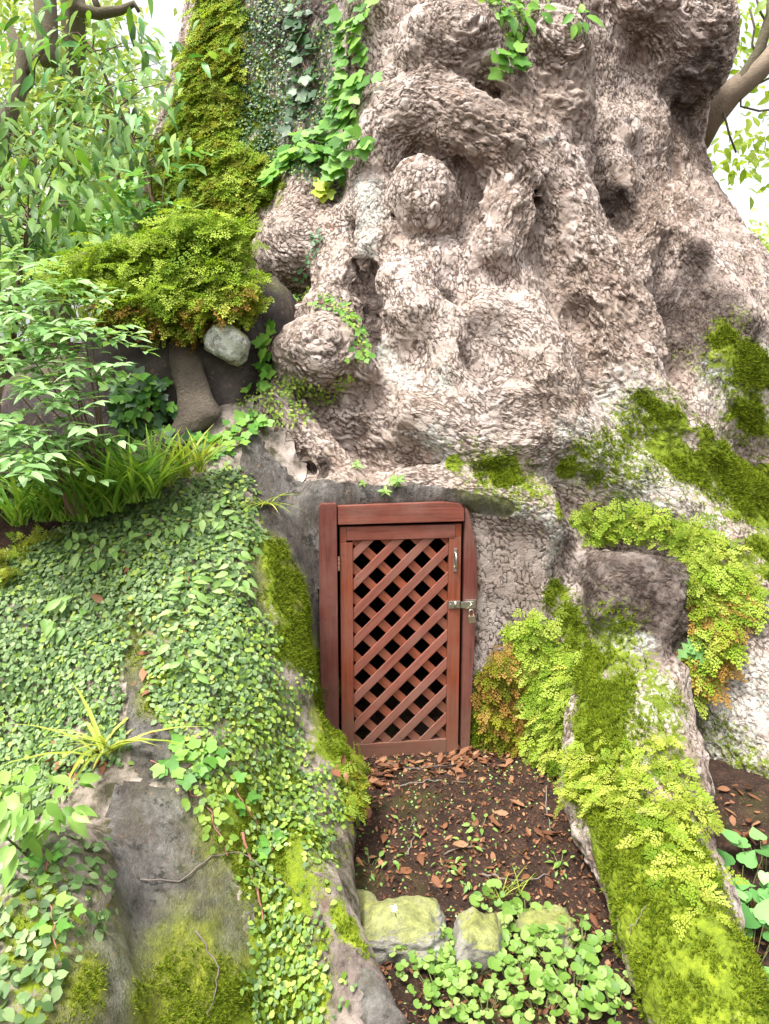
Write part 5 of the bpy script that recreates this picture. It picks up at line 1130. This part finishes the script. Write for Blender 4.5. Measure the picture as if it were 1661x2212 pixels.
# fern fronds under the spike moss, white clover flower
h_ = fhit(1490, 1400)[0]; t = empty('fern', h_, 'small dark green fern hanging beneath the feathery crown', 'fern'); n = 9
D = np.stack([RNG.normal(0, .5, n), np.full(n, -.3), -RNG.uniform(.4, 1.2, n)], 1); leaves(t, 'frond', FERN, np.tile(h_, (n, 1))+np.array([0, -.03, .03])+RNG.normal(0, .01, (n, 3)), frames(jitter(np.tile(np.array([0, -1, .3]), (n, 1)), .2), D), RNG.uniform(.09, .15, n), G_HEART, 20)
WHITE = plain('petal', (.8, .8, .76), .6); fl = ghit(852, 2000); t = empty('clover_flower', fl, 'single white clover flower in front of the largest stone', 'flower')
c = P(851, 1962, 1.80)-fl; tube_mesh('stalk', [np.zeros(3), c*.5+np.array([.006, 0, 0]), c], [.0014, .0012, .001], STEM_G, t, 5)
n = 26; d = RNG.normal(0, 1, (n, 3)); d /= np.linalg.norm(d, axis=1)[:, None]; singles('petal', LEAFLET, np.tile(fl+c, (n, 1)), frames(np.cross(d, RNG.normal(0, 1, (n, 3))), d), np.full(n, .012), WHITE, t)
# ================================================================ litter on the ground
pts = []
def litter(n, px, py, sx, sy): 
    for _ in range(n): pts.append((random.gauss(px, sx), random.gauss(py, sy)))
litter(80, 1005, 1636, 36, 12); litter(60, 805, 1676, 26, 20); litter(50, 930, 1662, 90, 12); litter(26, 960, 1760, 140, 60); litter(14, 1150, 1790, 22, 30); litter(30, 1000, 1890, 130, 30); litter(22, 1130, 2120, 130, 60)
litter(16, 1580, 1725, 30, 16); litter(18, 1630, 1800, 26, 40); litter(14, 1640, 2040, 14, 70); litter(30, 170, 1645, 34, 18); litter(10, 300, 1430, 60, 60)
DM = [new_mesh('fallen_leaf', v[0], v[1], G_DEAD) for v in (DEAD, DEAD2)]
for x, y in pts:
    p_, n_ = anyhit(x, y)
    if x > 1240 and n_[2] < .995: continue
    if p_[0] < .8 and p_[2] < .12 and p_[0] > -.3:
        place = ('heaped at the right foot of the door' if p_[0] > .24 else 'heaped at the left foot of the door' if p_[0] < .02 else 'along the sill of the door') if p_[1] > 2.5 else 'on the soil behind the stones' if p_[1] > 2.05 else 'among the herbs in front of the stones'
    else: place = 'on the left root mound' if p_[0] < 0 else 'in the hollow between the right roots'
    o = bpy.data.objects.new('fallen_leaf', DM[random.random() < .5]); COL.objects.link(o); N2 = jitter(np.array([n_])*.6+np.array([[0, 0, .7]]), .35); R = frames(N2, RNG.normal(0, 1, (1, 3)))[0]; s = random.uniform(.022, .055)
    o.matrix_basis = Matrix.Translation(Vector(p_+N2[0]*.008)) @ Matrix(R.tolist()).to_4x4() @ Matrix.Diagonal((s, s, s, 1)); tag(o, 'brown curled dead leaf lying '+place, 'leaf', 'dead leaves '+place)
n = 4400; q = np.stack([RNG.uniform(-.35, .85, n), RNG.uniform(1.55, 2.78, n), np.zeros(n)], 1); q[:, 2] = [gz(a, b)+.003 for a, b, _ in q]
tag(joined('leaf_litter', DEAD, q[:3500], frames(jitter(np.tile([0, 0, 1.0], (3500, 1)), .5), RNG.normal(0, 1, (3500, 3))), RNG.uniform(.006, .022, 3500), G_DEAD), 'fine brown leaf crumbs scattered over the soil path', 'litter', kind='stuff')
tag(joined('sprouts', FIG, q[3500:], frames(jitter(np.tile([0, -.3, 1.0], (900, 1)), .4), RNG.normal(0, 1, (900, 3))), RNG.uniform(.006, .013, 900), G_VINE), 'tiny green sprouts dotted over the soil path', 'sprouts', kind='stuff')
for i, (pa, r, lb) in enumerate([([(860, 1700), (930, 1690), (1010, 1692)], .003, 'thin twig lying across the soil below the door'), ([(880, 1850), (900, 1800), (890, 1770)], .003, 'forked twig pointing away on the path'), ([(1040, 1890), (1110, 1905), (1190, 1893)], .004, 'grey twig lying beside the half hidden stone'),
                          ([(700, 1830), (735, 1810), (745, 1770)], .002, 'bent twig against the grey slab'), ([(300, 1905), (400, 1900), (450, 1850), (520, 1840), (640, 1930)], .0022, 'long grey twig curving across the mortar tongue'), ([(420, 2010), (470, 2090), (460, 2160), (440, 2200)], .002, 'dark twig at the bottom of the mortar tongue'),
                          ([(520, 1800), (545, 1900), (570, 2000)], .0045, 'reddish dead stalk beside the mortar tongue'), ([(1180, 1700), (1182, 1760), (1190, 1800)], .003, 'upright stalk against the right root'), ([(380, 1370), (360, 1450), (320, 1480)], .0025, 'thin twig lying over the narrow mortar channel'),
                          ([(1330, 2080), (1370, 2010), (1395, 1960)], .002, 'dark stalk leaning on the mossy right root'), ([(820, 1650), (900, 1665), (1000, 1650)], .0025, 'twig along the foot of the door'), ([(960, 1850), (1000, 1830), (1050, 1838)], .0025, 'short twig in the middle of the path')]):
    q_ = [anyhit(x, y) for x, y in pa]; c = q_[0][0]; m = 4*len(q_); ts = np.linspace(0, len(q_)-1, m); Q = np.array([p_+n_*.006 for p_, n_ in q_]); k = np.minimum(ts.astype(int), len(Q)-2); f = (ts-k)[:, None]; ln = Q[k]*(1-f)+Q[k+1]*f+RNG.normal(0, .003, (m, 3))
    o = link('twig', tube_mesh('twig', ln-c, [r*(1-.6*j/m) for j in range(m)], TWIG if 'red' not in lb else STEM_R, None, 6)); o.location = Vector(c); tag(o, lb, 'twig')
# ================================================================ trees behind and the limb at the upper right
BT = plain('background_bark', (.10, .085, .05), .9, 0, 12, .4, .6, .02)
def crown(t, centres, n, size, mats, spread, tm=SIMPLE, nmax=0, name='crown'):
    centres = np.array(centres)
    for i, mt in enumerate(mats):
        m = n//len(mats); k = RNG.integers(0, len(centres), m); q = centres[k]+RNG.normal(0, 1, (m, 3))*np.array(spread); D = RNG.normal(0, .6, (m, 3))+DOWN*.4
        R = frames(jitter(np.tile(np.array([0, -.4, .8]), (m, 1)), .45), D); s = RNG.uniform(.6, 1.3, m)*size; o = joined(name, tm, q, R, s, mt, t); o['kind'] = 'stuff'
G_FAR = leaf_mat('far_leaf', (.16, .26, .06), (.30, .42, .12), (.46, .56, .24), .5, .45); G_FAR2 = leaf_mat('far_leaf_yellow', (.26, .34, .06), (.42, .50, .12), (.55, .6, .22), .5, .45)  # paleness of these greens puts background haze into the leaf colour
def bg_tree(label, limbs, leafc, n, size, spread, mats, base, group='trees behind on the left'):
    t = empty('background_tree', base, label, 'tree', group)
    for pts_, r0, r1 in limbs:
        c = [P(*p_)-np.array(base) for p_ in pts_]; tube_mesh('limb', c, list(np.linspace(r0, r1, len(c))), BT, t, 8)
    crown(t, [P(*c) for c in leafc], n, size, mats, spread); return t
bb_ = P(-60, 900, 7.0); bb_[2] = 0
bg_tree('dark thin trunked tree at the far left edge', [([(-60, 900, 7.0), (0, 290, 7.0), (40, 200, 7.0), (50, 130, 7.0), (20, 60, 7.0)], .10, .04), ([(45, 170, 7), (90, 110, 7), (120, 60, 7)], .035, .015), ([(20, 240, 7), (70, 180, 7.2), (75, 120, 7)], .03, .012)],
        [(x, y, 7.5+random.random()*2) for x, y in ((0, 100), (60, 60), (30, 200), (100, 160), (0, 300), (80, 280), (-60, 180), (140, 220), (60, 360))], 1500, .13, (.28, .3, .25), [G_FAR, G_FAR2], bb_)
bb_ = P(120, 900, 9.0); bb_[2] = .5
bg_tree('tree with a stout mossy limb hanging down at the top left', [([(120, 900, 9.5), (135, 400, 9.5), (160, 100, 9.4), (150, -150, 9.2), (100, -200, 8.6), (92, -60, 8.2), (100, 40, 8.0), (105, 120, 8.0), (108, 140, 8.0)], .16, .09), ([(150, -100, 9), (172, 22, 8.6), (215, 30, 8.6), (262, 22, 8.6), (290, 8, 8.6), (300, 25, 8.6)], .09, .02), ([(215, 30, 8.6), (205, 0, 8.6), (200, -60, 8.6)], .04, .03)],
        [(x, y, 9+random.random()*3) for x, y in ((120, -60), (170, 60), (200, 150), (150, 250), (60, 120), (240, 120), (100, 330), (220, 330), (180, 400), (270, 300), (290, 380), (140, 20))], 2600, .15, (.40, .5, .35), [G_FAR, G_FAR2], bb_)
bb_ = P(250, 900, 15.0); bb_[2] = .5
bg_tree('pale hazy tree between the saplings and the trunk', [([(250, 900, 15), (260, 500, 15), (280, 350, 15), (270, 200, 15)], .2, .06)], [(x, y, 14+random.random()*3) for x, y in ((220, 300), (270, 260), (310, 330), (300, 420), (250, 400), (200, 420), (340, 360), (320, 250), (180, 330), (100, 420), (20, 420), (50, 520))], 2600, .20, (.6, .7, .5), [G_FAR, G_FAR2], bb_)
bb_ = P(-150, 900, 13.0); bb_[2] = .5
bg_tree('dense hedge like tree low behind the left saplings', [([(-150, 900, 13), (-140, 600, 13), (-120, 300, 13)], .25, .1)], [(x, y, 12+random.random()*2) for x, y in ((-50, 500), (50, 560), (0, 640), (120, 560), (200, 520), (-80, 620), (100, 650), (250, 560), (-100, 400), (-40, 300), (300, 500), (340, 470))], 2600, .22, (.6, .5, .5), [G_FAR, G_BROAD], bb_)
bb_ = P(1700, 900, 22.0); bb_[2] = 0
bg_tree('pale distant tree low beyond the right side of the trunk', [([(1700, 900, 22), (1690, 700, 22), (1670, 600, 22)], .25, .1)], [(x, y, 21+random.random()*3) for x, y in ((1610, 570), (1650, 550), (1690, 560), (1640, 600), (1680, 640), (1620, 640), (1600, 610), (1700, 700))], 2600, .26, (.6, .8, .5), [G_FAR, G_FAR2], bb_, group=None)
# limb of the camphor itself
lim = tube_mesh('branch', [P(1500, 300, 4.6)-np.array(tree.location), P(1530, 255, 4.5)-np.array(tree.location), P(1580, 200, 4.45)-np.array(tree.location), P(1640, 150, 4.4)-np.array(tree.location), P(1720, 60, 4.4)-np.array(tree.location)], [.10, .085, .07, .06, .05], plain('limb_bark', (.22, .17, .12), .85, 0, 20, .4, .7, .01), tree, 12)
fk = tube_mesh('fork', [P(1555, 225, 4.45)-np.array(tree.location), P(1610, 160, 4.4)-np.array(tree.location), P(1640, 110, 4.4)-np.array(tree.location), P(1665, 30, 4.4)-np.array(tree.location), P(1670, -60, 4.4)-np.array(tree.location)], [.035, .034, .03, .026, .02], BT, tree, 8); fk.parent = lim
for a in ([(1635, 125), (1625, 95), (1630, 60), (1620, 20)], [(1660, 60), (1640, 20), (1630, -20)], [(1600, 185), (1640, 180), (1670, 165)], [(1600, 190), (1600, 230), (1640, 240), (1680, 235)], [(1560, 230), (1575, 290), (1590, 330)]):
    k = tube_mesh('twig', [P(x, y, 4.42)-np.array(tree.location) for x, y in a], .006, BT, tree, 5); k.parent = lim
lc = [P(x, y, 4.4+random.random()*1.2) for x, y in ((1590, 30), (1630, 20), (1660, 60), (1600, 80), (1650, 130), (1590, 120), (1680, 200), (1640, 290), (1660, 330), (1600, 320), (1640, 380), (1590, 350), (1670, 270), (1575, 20), (1690, 30))]
G_CAM = leaf_mat('camphor_leaf', (.20, .32, .03), (.34, .46, .05), (.52, .60, .12), .4, .5)
class _T: pass
p_ = np.array(lc)[RNG.integers(0, len(lc), 420)]+RNG.normal(0, 1, (420, 3))*np.array([.10, .18, .09]); leaves(tree, 'leaf', OVATE, p_, frames(jitter(np.tile(np.array([0, -.5, .6]), (420, 1)), .4), RNG.normal(0, .6, (420, 3))+DOWN*.6), RNG.uniform(.05, .095, 420), G_CAM, 250)
